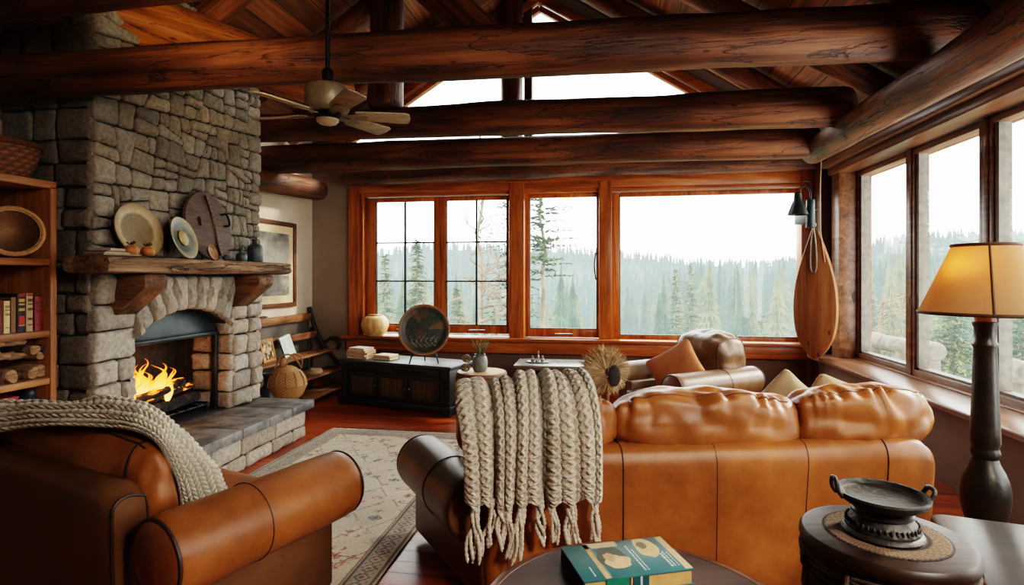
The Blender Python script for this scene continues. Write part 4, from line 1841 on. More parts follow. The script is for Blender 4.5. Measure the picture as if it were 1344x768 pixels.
M_RUG = attr_mat('woven_rug', .95, 140, .5, noise_amt=.35, bdist=.004, sheen=.2, spec=.1)
rug = thing('area_rug', 'faded cream persian rug with red and blue motifs on the wooden floor', 'rug', (RX0, RY0, 0))
m = MB()
m.grid(190, 380, lambda u, v: Vector((u * RW, v * RLn, .011 + .003 * nz(u * 8, v * 12))), colfn=rugcol)
m.f = [f for f in m.f]
part('pile', m, M_RUG, rug, smooth=180)
m = MB()
m.col = BE(120, 108, 94)
m.bx(0, RW, 0, RLn, 0.001, .005)
part('backing', m, M_RUG, rug, smooth=0)
m = MB()
m.col = BE(196, 182, 158)
for i in range(150):
    x = RW * (i + .5) / 150
    m.tube(spath([(x, RLn, .008), (x + rg.uniform(-.006, .006), RLn + .02, .006), (x + rg.uniform(-.01, .01), RLn + rg.uniform(.035, .055), .004)], 4), .0028, 4)
part('fringe', m, M_RUG, rug)['kind'] = 'stuff'
# ------------------------------------------------------------------ bookcase on the left
M_SHELF = wood('shelf_wood', srgb(126, 78, 42), srgb(164, 108, 62), srgb(190, 134, 84), 1, .4, 1.2, knots=False, bump=.12)
M_SHELFZ = wood('shelf_wood_upright', srgb(126, 78, 42), srgb(164, 108, 62), srgb(190, 134, 84), 2, .4, 1.2, knots=False, bump=.12)
XSF, YS0, YS1 = -3.30, 1.55, 2.95
bk = thing('bookcase', 'honey wooden bookcase against the left wall beside the chimney', 'bookcase', (XL, YS0, 0))
sh_d = XSF - XL
for y in (YS0, YS1 - .04):
    m = MB()
    m.bx(0, sh_d, y - YS0, y - YS0 + .04, 0, 2.0)
    part('side_panel', m, M_SHELFZ, bk, bevel=.004)
m = MB()
m.bx(.005, .02, .04, YS1 - YS0 - .04, 0, 2.0)
part('back_panel', m, M_SHELF, bk, smooth=0)
SHZ = [.06, .53, .845, 1.13, 1.56]
for z in SHZ:
    m = MB()
    m.bx(.02, sh_d - .004, .04, YS1 - YS0 - .04, z - .04, z)
    part('shelf', m, M_SHELF, bk, bevel=.004)
m = MB()
m.bx(0, sh_d, 0, YS1 - YS0, 1.985, 2.03)
part('top_panel', m, M_SHELF, bk, bevel=.004)

# books
M_COVER = attr_mat('book_cloth', .55, 60, .1, noise_amt=.25)
BOOKS = [  # v span (px u0,u1), colour, height, band colour, label
    (-34, -18, (60, 44, 40), .19, None, 'dark brown book at the left of the row'),
    (-17, -6, (92, 30, 26), .185, None, 'maroon book left of the slim dark red one'),
    (-5, 4.5, (108, 34, 28), .19, None, 'slim dark red book left of the cream one'),
    (5.5, 14, (222, 196, 140), .185, (150, 110, 70), 'cream yellow book with a tall pale spine'),
    (15, 22, (132, 92, 62), .205, None, 'tan brown book between cream and black ones'),
    (23, 34, (28, 24, 26), .225, (196, 152, 70), 'tall black book with gold and red spine bands'),
    (35, 44, (186, 156, 112), .225, (100, 60, 44), 'tall beige book with red top and brown lettering'),
    (46, 57, (132, 30, 28), .205, (96, 22, 22), 'plain red book at the right end of the row'),
]
for (u0_, u1_, c, h, band, lb) in BOOKS:
    xf = XSF - .05
    y0_, y1_ = yb(u0_, xf), yb(u1_, xf)
    w_ = y1_ - y0_ - .002
    t = thing('book', lb + ' on the bookcase', 'book', (xf - .10, (y0_ + y1_) / 2, SHZ[3]), 0, 'books standing in the bookcase')
    m = MB()
    m.col = BE(*c)
    m.bx(-.09, .095, -w_ / 2, -w_ / 2 + .003, 0, h)
    m.bx(-.09, .095, w_ / 2 - .003, w_ / 2, 0, h)
    m.grid(10, 1, lambda u, v: Vector((.095 + .006 * math.sin(u * PI), lerp(-w_ / 2, w_ / 2, u), v * h)))
    m.bx(.092, .096, -w_ / 2, w_ / 2, 0, h)
    part('cover', m, M_COVER, t, smooth=0)
    m = MB()
    m.col = BE(220, 204, 170)
    m.bx(-.085, .09, -w_ / 2 + .003, w_ / 2 - .003, .004, h - .004)
    part('pages', m, M_PAPER, t, smooth=0)
    if band:
        BD = [(x_, band) for x_ in ((.16, .19), (.55, .62), (.70, .74), (.78, .86))]
        if band == (196, 152, 70):
            BD += [((.2, .42), (168, 34, 30)), ((.92, .99), (168, 34, 30))]
        elif band == (100, 60, 44):
            BD += [((.93, .99), (150, 40, 34)), ((.3, .36), (100, 60, 44))]
        for (a, b), bc_ in BD:
            m = MB()
            m.col = BE(*bc_)
            m.bx(.1015, .1022, -w_ * .38, w_ * .38, a * h, b * h)
            part('spine_band', m, M_COVER, t, smooth=0)

# split firewood pieces
M_BARK = simple('split_log_wood', srgb(176, 142, 106), srgb(118, 84, 60), .85, scale=12, stretch=(1, 1, 3), bump=.7)
M_BARKD = simple('log_bark', srgb(96, 66, 50), srgb(60, 40, 32), .9, scale=18, bump=1.0)
LGS = [  # u,v centre, radius px, axis ('x' end-on, 'y' lying along the shelf), half length px, dark
    (4, 481, 9, 'x', 0, 0), (17, 482, 7, 'y', 11, 1), (33, 482, 8, 'x', 0, 0), (44, 480, 9, 'x', 0, 0), (-14, 480, 10, 'x', 0, 1),
    (2, 468, 5, 'y', 9, 0), (24, 466, 5, 'y', 13, 0), (42, 467, 5.5, 'x', 0, 0), (-17, 464, 7, 'x', 0, 0),
    (22, 458, 4.5, 'x', 0, 1), (35, 459, 7, 'x', 0, 0), (46, 457, 5, 'x', 0, 1),
    (16, 450, 4.5, 'y', 15, 0), (-8, 452, 6, 'y', 10, 0)]
ROWN = ['bottom row', 'bottom row', 'bottom row', 'bottom row', 'bottom row', 'second row', 'second row', 'second row', 'second row', 'third row', 'third row', 'third row', 'top of the pile', 'top of the pile']
DET = ['pale round log end', 'dark thick log lying sideways', 'round tan log end right of the sideways one', 'large round log end at the far right', 'dark log end at the far left',
       'short pale split log lying sideways', 'long pale split log lying sideways', 'small round log end on the right', 'round log end on the left',
       'small dark log end', 'bright round cut log end', 'dark brown log end at the right', 'long flat pale stick lying sideways', 'short split piece at the left']
for i, (u, v, r, ax, hl, dk) in enumerate(LGS):
    xf = XSF - .10
    y = yb(u, xf)
    dd = dep(xf, y)
    R_ = r * dd / FPX
    z = zat(v, xf, y)
    if i < 5:
        z = SHZ[2] + R_
    m = MB()
    L = .20 if ax == 'x' else 2 * hl * dd / FPX * 1.0
    ph = i * 1.7

    def lg(a, zz):
        return .12 * math.sin(2 * a + ph) + .08 * math.sin(3 * a + ph * 2)
    q = Matrix.Rotation(PI / 2, 3, 'Y') if ax == 'x' else Matrix.Rotation(-PI / 2, 3, 'X')
    m.lathe([(0, -L / 2), (R_ * .9, -L / 2), (R_, -L / 2 + .01), (R_ * 1.02, 0), (R_, L / 2 - .008), (R_ * .9, L / 2), (0, L / 2 + .002)], 18, (0, 0, 0), q, lg)
    o = m.build('firewood_log', M_BARKD if dk else M_BARK, loc=(xf - (L / 2 - .06 if ax == 'x' else 0), y, z), smooth=50)
    tag(o, '%s, %s of the wood stack' % (DET[i], ROWN[i]) if 'top' not in ROWN[i] else '%s on top of the wood stack' % DET[i], 'firewood', 'firewood stacked in the bookcase')

# jars and red books on the shelf below
M_BLUEJ = simple('blue_grey_glaze', srgb(54, 64, 76), srgb(36, 44, 54), .3, scale=9, bump=.1)


def jar(name, label, loc, R_, H, mat, cat='jar', group=None):
    t = thing(name, label, cat, loc, 0, group)
    m = MB()
    m.lathe([(0, 0), (R_ * .6, 0), (R_ * .9, H * .18), (R_, H * .42), (R_ * .86, H * .66), (R_ * .5, H * .78), (R_ * .45, H * .9), (R_ * .6, H), (R_ * .5, H), (R_ * .36, H * .9), (R_ * .36, H * .78), (0, H * .5)], 32)
    part('vessel', m, mat, t)
    return t


xf = XSF - .14
jar('jar', 'larger blue-grey jar at the right of the lower bookcase shelf', (xf, yb(39, xf), SHZ[1]), .078, .268, M_BLUEJ)
jar('jar', 'smaller dark blue-grey jar left of the larger one on the lower shelf', (xf - .02, yb(19, xf), SHZ[1]), .062, .21, M_BLUEJ)
M_REDB = simple('red_box', srgb(160, 36, 26), srgb(128, 26, 20), .5, scale=8, bump=.05)
xf = XSF - .12
for k, (h0, h1, lb, c) in enumerate(((0, .13, 'orange-brown box at the bottom of the lower shelf stack', simple('rust_box', srgb(150, 74, 38), srgb(120, 56, 28), .6, scale=8)), (.131, .235, 'bright red box on top of the lower shelf stack', M_REDB))):
    m = MB()
    m.bx(-.08, .08, -.14, .05 - k * .02, h0, h1)
    m.bx(-.082, .082, -.142, .052 - k * .02, h1 - .02, h1 - .001)
    o = m.build('storage_box', c, loc=(xf, yb(2, xf), SHZ[1]), bevel=.003)
    tag(o, lb, 'box', 'boxes on the lower shelf')
m = MB()
m.ball((0, 0, .022), (.03, .04, .022), 16, 10)
o = m.build('glass_bauble', simple('dark_glass', srgb(70, 84, 100), srgb(40, 48, 60), .1), loc=(XSF - .12, yb(6, XSF - .12), zat(450, XSF - .12, yb(6, XSF - .12)) + .055))
tag(o, 'small dark glossy pebble lying on top of the wood stack', 'stone')

# woven tray standing on the shelf, basket on top
M_WICK = attr_mat('wicker', .75, 60, .4, noise_amt=.4)


def wick_bump(scale_z, rings=False):
    return None


def coil_disc(mb, R_, rings, depth, c1, c2):
    prof, cols = [], []
    n = rings * 6
    for i in range(n + 1):
        r = R_ * i / n
        h = .006 * abs(math.sin(PI * rings * r / R_))
        prof.append((r, depth * (r / R_) ** 6 + h))
    b = len(mb.v)
    mb.lathe(prof, 90)
    for i in range(b, len(mb.v)):
        p = mb.v[i]
        r, a = math.hypot(p.x, p.y), math.atan2(p.y, p.x)
        k = abs(math.sin(PI * rings * r / R_)) * (.65 + .35 * math.sin(a * 60 * max(.2, r / R_) + r * 300))
        mb.c[i] = tuple(lerp(x, y, k) for x, y in zip(c1, c2))


t = thing('woven_tray', 'round coiled wicker tray standing upright on the upper bookcase shelf', 'tray', (-3.385, 2.755, SHZ[4]))
q = Matrix.Rotation(math.radians(-30), 3, 'Z') @ Matrix.Rotation(math.radians(80), 3, 'Y')
m = MB()
coil_disc(m, .128, 13, .026, BE(140, 100, 64), BE(250, 206, 150))
m.v = [q @ p for p in m.v]
lo = -.152
m.v = [p - Vector((0, 0, lo)) for p in m.v]
part('coil', m, M_WICK, t, smooth=180)
m = MB()
m.tube([q @ Vector((.138 * math.cos(a), .138 * math.sin(a), .024)) - Vector((0, 0, lo)) for a in [2 * PI * i / 60 for i in range(60)]], .0125, 10, closed=True)
m.c = {i: BE(190, 140, 86) for i in range(len(m.v))}
part('rim', m, M_WICK, t)


def basket_wall(mb, prof, n=96, rows=None, c1=BE(64, 38, 24), c2=BE(150, 98, 62)):
    """woven sides: profile list resampled, over-under weave"""
    pts = spath([(r, z, 0) for r, z in prof], rows)
    b = len(mb.v)
    vs, fs = [], []
    for j, p in enumerate(pts):
        for k in range(n):
            a = 2 * PI * k / n
            wv_ = math.sin(a * n / 4 + (PI if (j // 2) % 2 else 0))
            r = p.x + .004 * wv_ * (1 if j % 2 else .2)
            vs.append((r * math.cos(a), r * math.sin(a), p.y))
    for j in range(len(pts) - 1):
        for k in range(n):
            l = (k + 1) % n
            fs.append((j * n + k, j * n + l, (j + 1) * n + l, (j + 1) * n + k))
    mb.add(vs, fs)
    for i in range(b, len(mb.v)):
        j, k = (i - b) // n, (i - b) % n
        wv_ = .5 + .5 * math.sin(2 * PI * k / n * n / 4 + (PI if (j // 2) % 2 else 0))
        s_ = (wv_ * .7 + .3) * (1 if j % 2 else .45)
        mb.c[i] = tuple(lerp(x, y, s_) for x, y in zip(c1, c2))


xf = XSF - .26
t = thing('wicker_basket', 'reddish brown wicker bowl basket on top of the bookcase', 'basket', (xf, yb(-4, xf) - .02, 2.03))
m = MB()
basket_wall(m, [(.13, 0), (.16, .02), (.195, .10), (.215, .18), (.222, .20)], 72, 26, BE(60, 36, 24), BE(170, 112, 76))
m.col = BE(40, 24, 16)
m.lathe([(0, .012), (.13, .012), (.16, .03), (.2, .19)], 48)
part('weave', m, M_WICK, t, smooth=180)
m = MB()
m.col = BE(110, 62, 44)
for k in range(2):
    m.tube([(.222 * math.cos(a), .222 * math.sin(a), .205 + .008 * math.sin(a * 22 + k * PI)) for a in [2 * PI * i / 130 for i in range(130)]], .011, 8, closed=True)
part('rim', m, M_WICK, t)

# ------------------------------------------------------------------ ladder shelf and its things
M_BENCH = wood('ladder_shelf_wood', srgb(74, 46, 28), srgb(128, 84, 52), srgb(162, 112, 72), 1, .5, 1.2, bump=.3)
M_BENCHD = wood('ladder_rail_wood', srgb(30, 20, 15), srgb(52, 34, 24), srgb(70, 48, 34), 2, .55, 1.2, bump=.3)
ls = thing('ladder_shelf', 'dark leaning ladder shelf with wooden treads along the left wall', 'shelf', (XL, 5.0, 0))
YLE = 1.86
m = MB()
m.bx(.001, .016, -.1, YLE + .03, 0, .89)
part('back_panel', m, simple('ladder_back', srgb(84, 76, 70), srgb(70, 62, 58), .8, scale=3), ls, smooth=0)
TR = [(.94, .06, .12, .02), (.715, .14, .16, .02), (.53, .30, .24, .025), (.30, .42, .26, .025), (.10, .50, .30, .025)]
for (z, x, wd, th) in TR:
    m = MB()
    if z > .9:
        m.bx(x - .02, x + .01, .0, YLE, z - .045, z + .045)
    elif z > .7:
        m.bx(x - .02, x + .01, .0, YLE, z - .04, z + .04)
    else:
        m.bx(x - wd / 2, x + wd / 2, .0, YLE, z - th, z)
    part('tread', m, M_BENCH, ls, bevel=.004)
for y in (.02, YLE + .01):
    m = MB()
    m.tube(spath([(.03, y, 1.06), (.10, y, .82), (.22, y, .58), (.44, y, .32), (.62, y, .0)], 14), [.03] * 14, 8)
    m.tube([(.06, y, 0), (.06, y, .8)], .02, 8)
    m.tube(spath([(.24, y, .60), (.34, y, .66), (.44, y, .64), (.46, y, .57), (.42, y, .52)], 10), .022, 8)
    part('side_rail', m, M_BENCHD, ls)

M_GOLDF = wood('golden_frame_wood', srgb(150, 92, 40), srgb(186, 122, 58), srgb(204, 144, 76), 2, .4, 1.5, knots=False)
# sepia photograph in a wooden frame
xp = XL + .26
t = thing('photo_frame', 'wooden photo frame holding a sepia picture on the ladder shelf', 'photo frame', (xp, yb(354, xp), .53))
q = Matrix.Rotation(math.radians(6), 3, 'Z') @ Matrix.Rotation(math.radians(-12), 3, 'Y')
m = MB()
for (a, b, c, d) in ((-.14, .14, .0, .025), (-.14, .14, .225, .25), (-.14, -.115, .025, .225), (.115, .14, .025, .225)):
    m.bx(-.012, .012, a, b, c, d)
m.v = [q @ p for p in m.v]
part('frame', m, M_GOLDF, t, bevel=.002)


def photo_col(u, v):
    n_ = nz(u * 5, v * 4, 3) + .5 * nz(u * 13, v * 11, 8)
    for (cx, cy) in ((.3, .6), (.55, .5), (.75, .62)):
        if abs(u - cx) < .09 and v < cy:
            n_ += .35 if v > cy - .22 else -.45
    k = clamp(.45 + n_)
    return tuple(lerp(a, b, k) for a, b in zip(BE(58, 36, 22), BE(232, 200, 150)))


m = MB()
m.grid(40, 40, lambda u, v: q @ Vector((.004, lerp(-.118, .118, u), lerp(.022, .228, v))), colfn=photo_col)
part('photograph', m, M_PAPER, t, smooth=0)

# open pale book
t = thing('open_book', 'pale open book propped upright beside the photo frame', 'book', (xp + .02, yb(380, xp + .02), .53))
q = Matrix.Rotation(math.radians(8), 3, 'Z') @ Matrix.Rotation(math.radians(-17), 3, 'Y') @ Matrix.Rotation(math.radians(5), 3, 'X')
for sg in (-1, 1):
    m = MB()
    m.col = BE(196, 206, 200)

    def pg(u, v):
        y = sg * u * .15
        return q @ Vector((.012 - .02 * math.sin(u * PI) * .8 + .012 * u, y, .012 + v * .235))

    def pcol(u, v):
        ln = (math.sin(v * 95) > .2) and .12 < u < .88 and .1 < v < .9 and nz(u * 30, v * 40) > -.1
        return BE(150, 156, 152) if ln else BE(204, 212, 206)
    m.grid(16, 60, pg, colfn=pcol)
    m.v = m.v
    part('page_block', m, M_PAPER, t, smooth=0)
m = MB()
m.col = BE(120, 128, 128)
for sg in (-1, 1):
    m.add([q @ Vector(p) for p in ((-.006, 0, .004), (.006, sg * .156, .004), (.006, sg * .156, .255), (-.006, 0, .255))], [(0, 1, 2, 3)])
part('cover', m, M_COVER, t, smooth=0)

# things on the lower treads
m = MB()
m.col = BE(110, 84, 56)
basket_wall(m, [(.12, 0), (.14, .03), (.13, .07)], 48, 14, BE(70, 50, 34), BE(160, 128, 88))
m.lathe([(0, .05), (.13, .07)], 24)
o = m.build('flat_basket', M_WICK, loc=(XL + .44, yb(407, XL + .44), .30), smooth=180)
tag(o, 'low woven basket on the second lowest tread of the ladder shelf', 'basket')
M_DARKPOT = simple('dark_pot', srgb(44, 48, 56), srgb(30, 32, 38), .4, scale=8)
t = jar('dark_pot', 'dark blue pot between the chimney and the big round basket', (XL + .58, 5.13, .0), .12, .50, M_DARKPOT, 'pot')
# big round basket in a wire stand
xb_, yb_b = -3.15, 5.22
t = thing('wire_stand', 'low black wire stand holding the big round basket beside the hearth', 'stand', (xb_, yb_b, 0))
m = MB()
m.tube([(.17 * math.cos(a), .17 * math.sin(a), .205) for a in [2 * PI * i / 40 for i in range(40)]], .007, 6, closed=True)
m.tube([(.1 * math.cos(a), .1 * math.sin(a), .205) for a in [2 * PI * i / 30 for i in range(30)]], .005, 6, closed=True)
for k in range(3):
    a = k * PI / 3
    m.tube([(.17 * math.cos(a), .17 * math.sin(a), .205), (-.17 * math.cos(a), -.17 * math.sin(a), .205)], .005, 6)
part('ring', m, M_BLACKM, t)
for k in range(4):
    a = .4 + k * PI / 2
    m = MB()
    m.tube([(.165 * math.cos(a), .165 * math.sin(a), .205), (.21 * math.cos(a), .21 * math.sin(a), .003)], .007, 6)
    part('leg', m, M_BLACKM, t)
t = thing('wicker_basket', 'big round lidded tan basket with a hooped handle beside the hearth', 'basket', (xb_, yb_b, .213))
m = MB()
basket_wall(m, [(.09, 0), (.15, .05), (.188, .13), (.192, .17), (.18, .23), (.14, .29), (.10, .315)], 120, 60, BE(112, 72, 40), BE(204, 154, 98))
part('weave', m, M_WICK, t, smooth=180)
m = MB()
m.col = BE(150, 104, 62)
m.tube([(.196 * math.cos(a), .196 * math.sin(a), .155) for a in [2 * PI * i / 60 for i in range(60)]], .006, 6, closed=True)
for k in range(12):
    a = 2 * PI * k / 12
    m.tube(spath([(.196 * math.cos(a), .196 * math.sin(a), .16), (.183 * math.cos(a), .183 * math.sin(a), .235), (.143 * math.cos(a), .143 * math.sin(a), .296)], 8), .005, 6)
part('band', m, M_WICK, t)
m = MB()
m.col = BE(176, 130, 80)
m.lathe([(.12, .30), (.10, .325), (.06, .345), (0, .35)], 36)
m.ball((-.02, -.03, .37), (.035, .03, .06), 14, 10)
part('lid', m, M_WICK, t)
for k in (0, 1):
    m = MB()
    m.col = BE(160, 116, 72)
    m.tube(spath([(-.09 + k * .1, -.06, .32), (-.06 + k * .12, 0, .44 + .02 * k), (.02 + k * .1, .05, .45), (.07 + k * .05, .09, .38), (.1, .11, .31)], 16), .008, 8)
    part('handle', m, M_WICK, t)

# ------------------------------------------------------------------ painting on the left wall
M_FRAME = wood('picture_frame_wood', srgb(60, 34, 20), srgb(96, 58, 34), srgb(120, 76, 46), 1, .4, 1.4, knots=False)
X_ = XL
y0_, y1_ = 4.88, yb(389, X_ + .03)
z1_, z0_ = zat(294, X_, y1_), zat(402, X_, y1_)
t = thing('framed_painting', 'framed abstract grey landscape with a wide cream mat on the left wall', 'painting', (X_, (y0_ + y1_) / 2, (z0_ + z1_) / 2))
hw, hh = (y1_ - y0_) / 2, (z1_ - z0_) / 2
m = MB()
fw = .055
m.bx(.002, .035, -hw, hw, hh - fw, hh)
m.bx(.002, .035, -hw, hw, -hh, -hh + fw)
m.bx(.002, .035, -hw, -hw + fw, -hh + fw, hh - fw)
m.bx(.002, .035, hw - fw, hw, -hh + fw, hh - fw)
part('frame', m, M_FRAME, t, bevel=.005)
m = MB()
m.col = BE(224, 196, 156)
m.bx(.002, .016, -hw + fw, hw - fw, -hh + fw, hh - fw)
part('mat', m, M_PAPER, t, smooth=0)


def paint(u, v):
    n_ = nz(u * 2.2, v * 2.6, 1) + .5 * nz(u * 6, v * 7, 4) + .25 * nz(u * 17, v * 15, 9)
    ridge = v - .55 - .22 * math.sin(u * 4.4 + .6)
    k = clamp(.5 + .7 * n_ + (.18 if ridge > 0 else -.18))
    if abs(ridge) < .012:
        k = .95
    return tuple(lerp(a, b, k) for a, b in zip(BE(84, 80, 72), BE(206, 200, 184)))


pw, ph_ = hw - fw - .09, hh - fw - .09
m = MB()
m.grid(70, 80, lambda u, v: Vector((.0175, lerp(-pw, pw, u), lerp(-ph_, ph_, v))), colfn=paint)
part('canvas', m, M_PAPER, t, smooth=0)
m = MB()
m.ball((0, 0, 0), (.03, .09, .014), 16, 8)
o = m.build('driftwood_piece', M_BENCH, loc=(XL + .06, yb(345, XL + .06), .999))
tag(o, 'small dark driftwood piece resting on the top rail of the ladder shelf', 'driftwood')

# ------------------------------------------------------------------ black sideboard
M_BLK = simple('black_painted_wood', srgb(32, 36, 38), srgb(22, 25, 27), .42, scale=5, stretch=(1, 6, 6), bump=.12)
M_BLKT = simple('sideboard_top', srgb(58, 68, 72), srgb(42, 50, 54), .45, scale=5, stretch=(1, 6, 6), bump=.1)
M_CANE = wood('slatted_panel', srgb(48, 36, 26), srgb(84, 64, 44), srgb(104, 82, 58), 2, .6, 2.0, knots=False)
a_, b_ = W(-1.955, 6.46), W(-.65, 5.86)
ca = math.atan2(b_.y - a_.y, b_.x - a_.x)
CW = (b_ - a_).length
sb = thing('sideboard', 'black painted sideboard with three slatted doors under the back window', 'sideboard', a_, ca)
m = MB()
m.bx(0, CW, .0, .48, .09, .485)
part('body', m, M_BLK, sb, bevel=.006)
m = MB()
m.bx(-.03, CW + .03, -.03, .50, .485, .52)
part('top', m, M_BLKT, sb, bevel=.01)
m = MB()
m.bx(-.03, CW + .03, -.03, .50, .05, .095)
for x in (0, CW - .1):
    m.bx(x - .02, x + .12, -.025, .08, 0, .06)
    m.bx(x - .02, x + .12, .4, .49, 0, .06)
m.prism([(.1, .06), (CW * .3, .035), (CW * .5, .025), (CW * .7, .035), (CW - .1, .06)], .02, lambda x, z, t_: (x, -.025 + t_, z))
part('plinth', m, M_BLK, sb, bevel=.005)
for x in (.03, CW - .09):
    m = MB()
    for k in range(4):
        m.tube([(x + .008 + k * .015, -.004, .11), (x + .008 + k * .015, -.004, .38)], .006, 6)
    m.bx(x - .005, x + .06, -.012, .002, .385, .475)
    part('pilaster', m, M_BLK, sb)
for k in range(2):
    x0_, x1_ = lerp(.11, CW - .11, k / 2) + .006, lerp(.11, CW - .11, (k + 1) / 2) - .006
    m = MB()
    m.bx(x0_, x1_, -.012, .01, .395, .475)
    dr = part('drawer', m, M_BLK, sb, bevel=.005)
    m = MB()
    xm = (x0_ + x1_) / 2
    m.tube(spath([(xm - .08, -.014, .44), (xm - .04, -.03, .43), (xm + .04, -.03, .43), (xm + .08, -.014, .44)], 10), .006, 6)
    part('pull', m, M_BLACKM, dr)
for k in range(3):
    x0_, x1_ = lerp(.11, CW - .11, k / 3) + .006, lerp(.11, CW - .11, (k + 1) / 3) - .006
    m = MB()
    f_ = .045
    for (p0_, p1_, z0_, z1_) in ((x0_, x0_ + f_, .11, .385), (x1_ - f_, x1_, .11, .385), (x0_ + f_, x1_ - f_, .345, .385), (x0_ + f_, x1_ - f_, .11, .15)):
        m.bx(p0_, p1_, -.016, .006, z0_, z1_)
    d_ = part('door', m, M_BLK, sb, bevel=.004)
    m = MB()
    ns = 9
    for i in range(ns):
        xa_ = lerp(x0_ + f_, x1_ - f_, i / ns)
        xc_ = lerp(x0_ + f_, x1_ - f_, (i + 1) / ns)
        m.bx(xa_ + .001, xc_ - .002, -.008, .004, .15, .345)
    part('slat_panel', m, M_CANE, d_, bevel=.002)
    m = MB()
    xk = x1_ - .02 if k < 2 else x0_ + .02
    m.ball((xk, -.026, .25), (.009, .012, .012), 10, 8)
    part('knob', m, M_STEEL, d_)
    if k == 0:
        m = MB()
        m.bx(x0_ + .008, x0_ + .014, -.018, -.015, .13, .36)
        part('hinge_strip', m, M_BLACKM, d_)
SBM = Matrix.Translation(a_) @ Matrix.Rotation(ca, 4, 'Z')
sbp = lambda x, y: SBM @ Vector((x, y, .5205))
# stacked books
SBB = [(.17, .14, [(.27, .19, .027, (190, 110, 76)), (.29, .195, .022, (206, 130, 96)), (.28, .19, .02, (150, 92, 66)), (.28, .18, .024, (200, 140, 104)), (.23, .17, .025, (226, 224, 214))]),
       (.50, .17, [(.23, .18, .030, (96, 74, 58)), (.22, .17, .024, (206, 178, 140))])]
PN = ['lowest', 'second', 'middle', 'fourth', 'top']
for si, (x, y, bs) in enumerate(SBB):
    z = 0
    for k, (lw, ww, th, c) in enumerate(bs):
        rr = random.Random(si * 10 + k).uniform(-.12, .12)
        cn = {(190, 110, 76): 'terracotta', (206, 130, 96): 'salmon', (150, 92, 66): 'brown', (200, 140, 104): 'peach', (226, 224, 214): 'white', (96, 74, 58): 'dark brown', (206, 178, 140): 'sand coloured'}[c]
        p = sbp(x, y)
        t = thing('book', ('%s book, %s of the tall stack on the black sideboard' % (cn, PN[k])) if si == 0 else ('%s book, %s of the short two-book stack on the sideboard' % (cn, 'bottom' if k == 0 else 'top')), 'book', (p.x, p.y, p.z + z), ca + rr, 'books lying on the sideboard')
        m = MB()
        m.col = BE(*c)
        m.bx(-lw / 2, lw / 2, -ww / 2, ww / 2, 0, .003)
        m.bx(-lw / 2, lw / 2, -ww / 2, ww / 2, th - .003, th)
        m.bx(-lw / 2, lw / 2, ww / 2 - .004, ww / 2, .003, th - .003)
        part('cover', m, M_COVER, t, smooth=0)
        m = MB()
        m.col = BE(216, 196, 164)
        m.bx(-lw / 2 + .004, lw / 2 - .004, -ww / 2 + .004, ww / 2 - .004, .003, th - .003)
        part('pages', m, M_PAPER, t, smooth=0)
        z += th + .0006
# decorated plate on an easel
p = Q(557, 474, 6.12)
p.z = .5205
t = thing('plate_easel', 'black wire easel holding the dark plate on the sideboard', 'easel', p, wang(6))
for sg in (-1, 1):
    m = MB()
    m.tube(spath([(sg * .10, -.02, .33), (sg * .125, -.05, .12), (sg * .155, -.10, .006)], 8), .008, 6)
    m.tube(spath([(sg * .128, -.055, .10), (sg * .12, -.085, .085), (sg * .118, -.09, .11)], 6), .007, 6)
    part('leg', m, M_BLACKM, t)
m = MB()
m.tube([(0, .01, .33), (0, .13, .006)], .007, 6)
m.tube([(-.12, -.04, .16), (.12, -.04, .16)], .006, 6)
part('strut', m, M_BLACKM, t)


def colP(p_):
    r, a = math.hypot(p_.x, p_.y), math.atan2(p_.y, p_.x)
    if r > .262:
        return BE(150, 106, 66)
    n_ = nz(p_.x * 9, p_.y * 9, 2) + .5 * nz(p_.x * 26, p_.y * 26, 5)
    c = BE(40, 48, 46)
    if n_ > .12:
        c = BE(70, 58, 42)
    if n_ < -.25:
        c = BE(48, 58, 52)
    if .05 < a < .45 and .05 < r < .22:
        c = BE(100, 76, 48)
    if 1.9 < a < 2.2 and .1 < r < .23:
        c = BE(92, 68, 44)
    # pale brush marks near the foot of the plate
    if -.18 < p_.y < -.07 and abs(p_.x) < .15 and abs(math.sin(p_.x * 62 + 2 * math.sin(p_.y * 40))) < .16:
        c = BE(150, 146, 124)
    return c


t2 = thing('decorative_plate', 'large round dark painted plate with amber rim standing on the easel', 'plate', p, wang(6))
m = MB()
m.lathe([(0, 0), (.2, .0), (.25, .012), (.272, .024), (.275, .030), (.268, .033), (.24, .02), (.2, .012), (0, .01)], 128)
for i, q_ in enumerate(m.v):
    m.c[i] = colP(q_)
b0 = len(m.v)
m.grid(110, 40, lambda u, v: Vector((max(1e-4, v) * .24 * math.cos(u * 2 * PI), max(1e-4, v) * .24 * math.sin(u * 2 * PI), .0125 + (.008 * max(0, (v * .24 - .2) / .04) if v * .24 > .2 else 0))), cu=True)
for i in range(b0, len(m.v)):
    m.c[i] = colP(m.v[i])
q = Matrix.Rotation(math.radians(79), 3, 'X')
m.v = [q @ v_ + Vector((0, -.045, .088 + .275)) for v_ in m.v]
part('plate_body', m, M_POTA, t2, smooth=60)

# bowl on the window sill
xs = xb(492, 6.94)
t = thing('wooden_vase', 'round pale wooden vase on the left end of the window sill', 'vase', (xb(492, 6.90), 6.90, .696))
m = MB()
m.lathe([(0, 0), (.10, 0), (.15, .05), (.178, .13), (.165, .21), (.12, .25), (.085, .262), (.08, .255), (.10, .235), (0, .2)], 48)
part('vessel', m, wood('turned_maple', srgb(196, 146, 86), srgb(226, 182, 122), srgb(238, 204, 150), 2, .4, 1.0, knots=False, bump=.05), t)
m = MB()
m.lathe([(.084, .258), (.092, .27), (.08, .274), (.0, .266)], 32)
part('rim', m, M_BENCH, t)

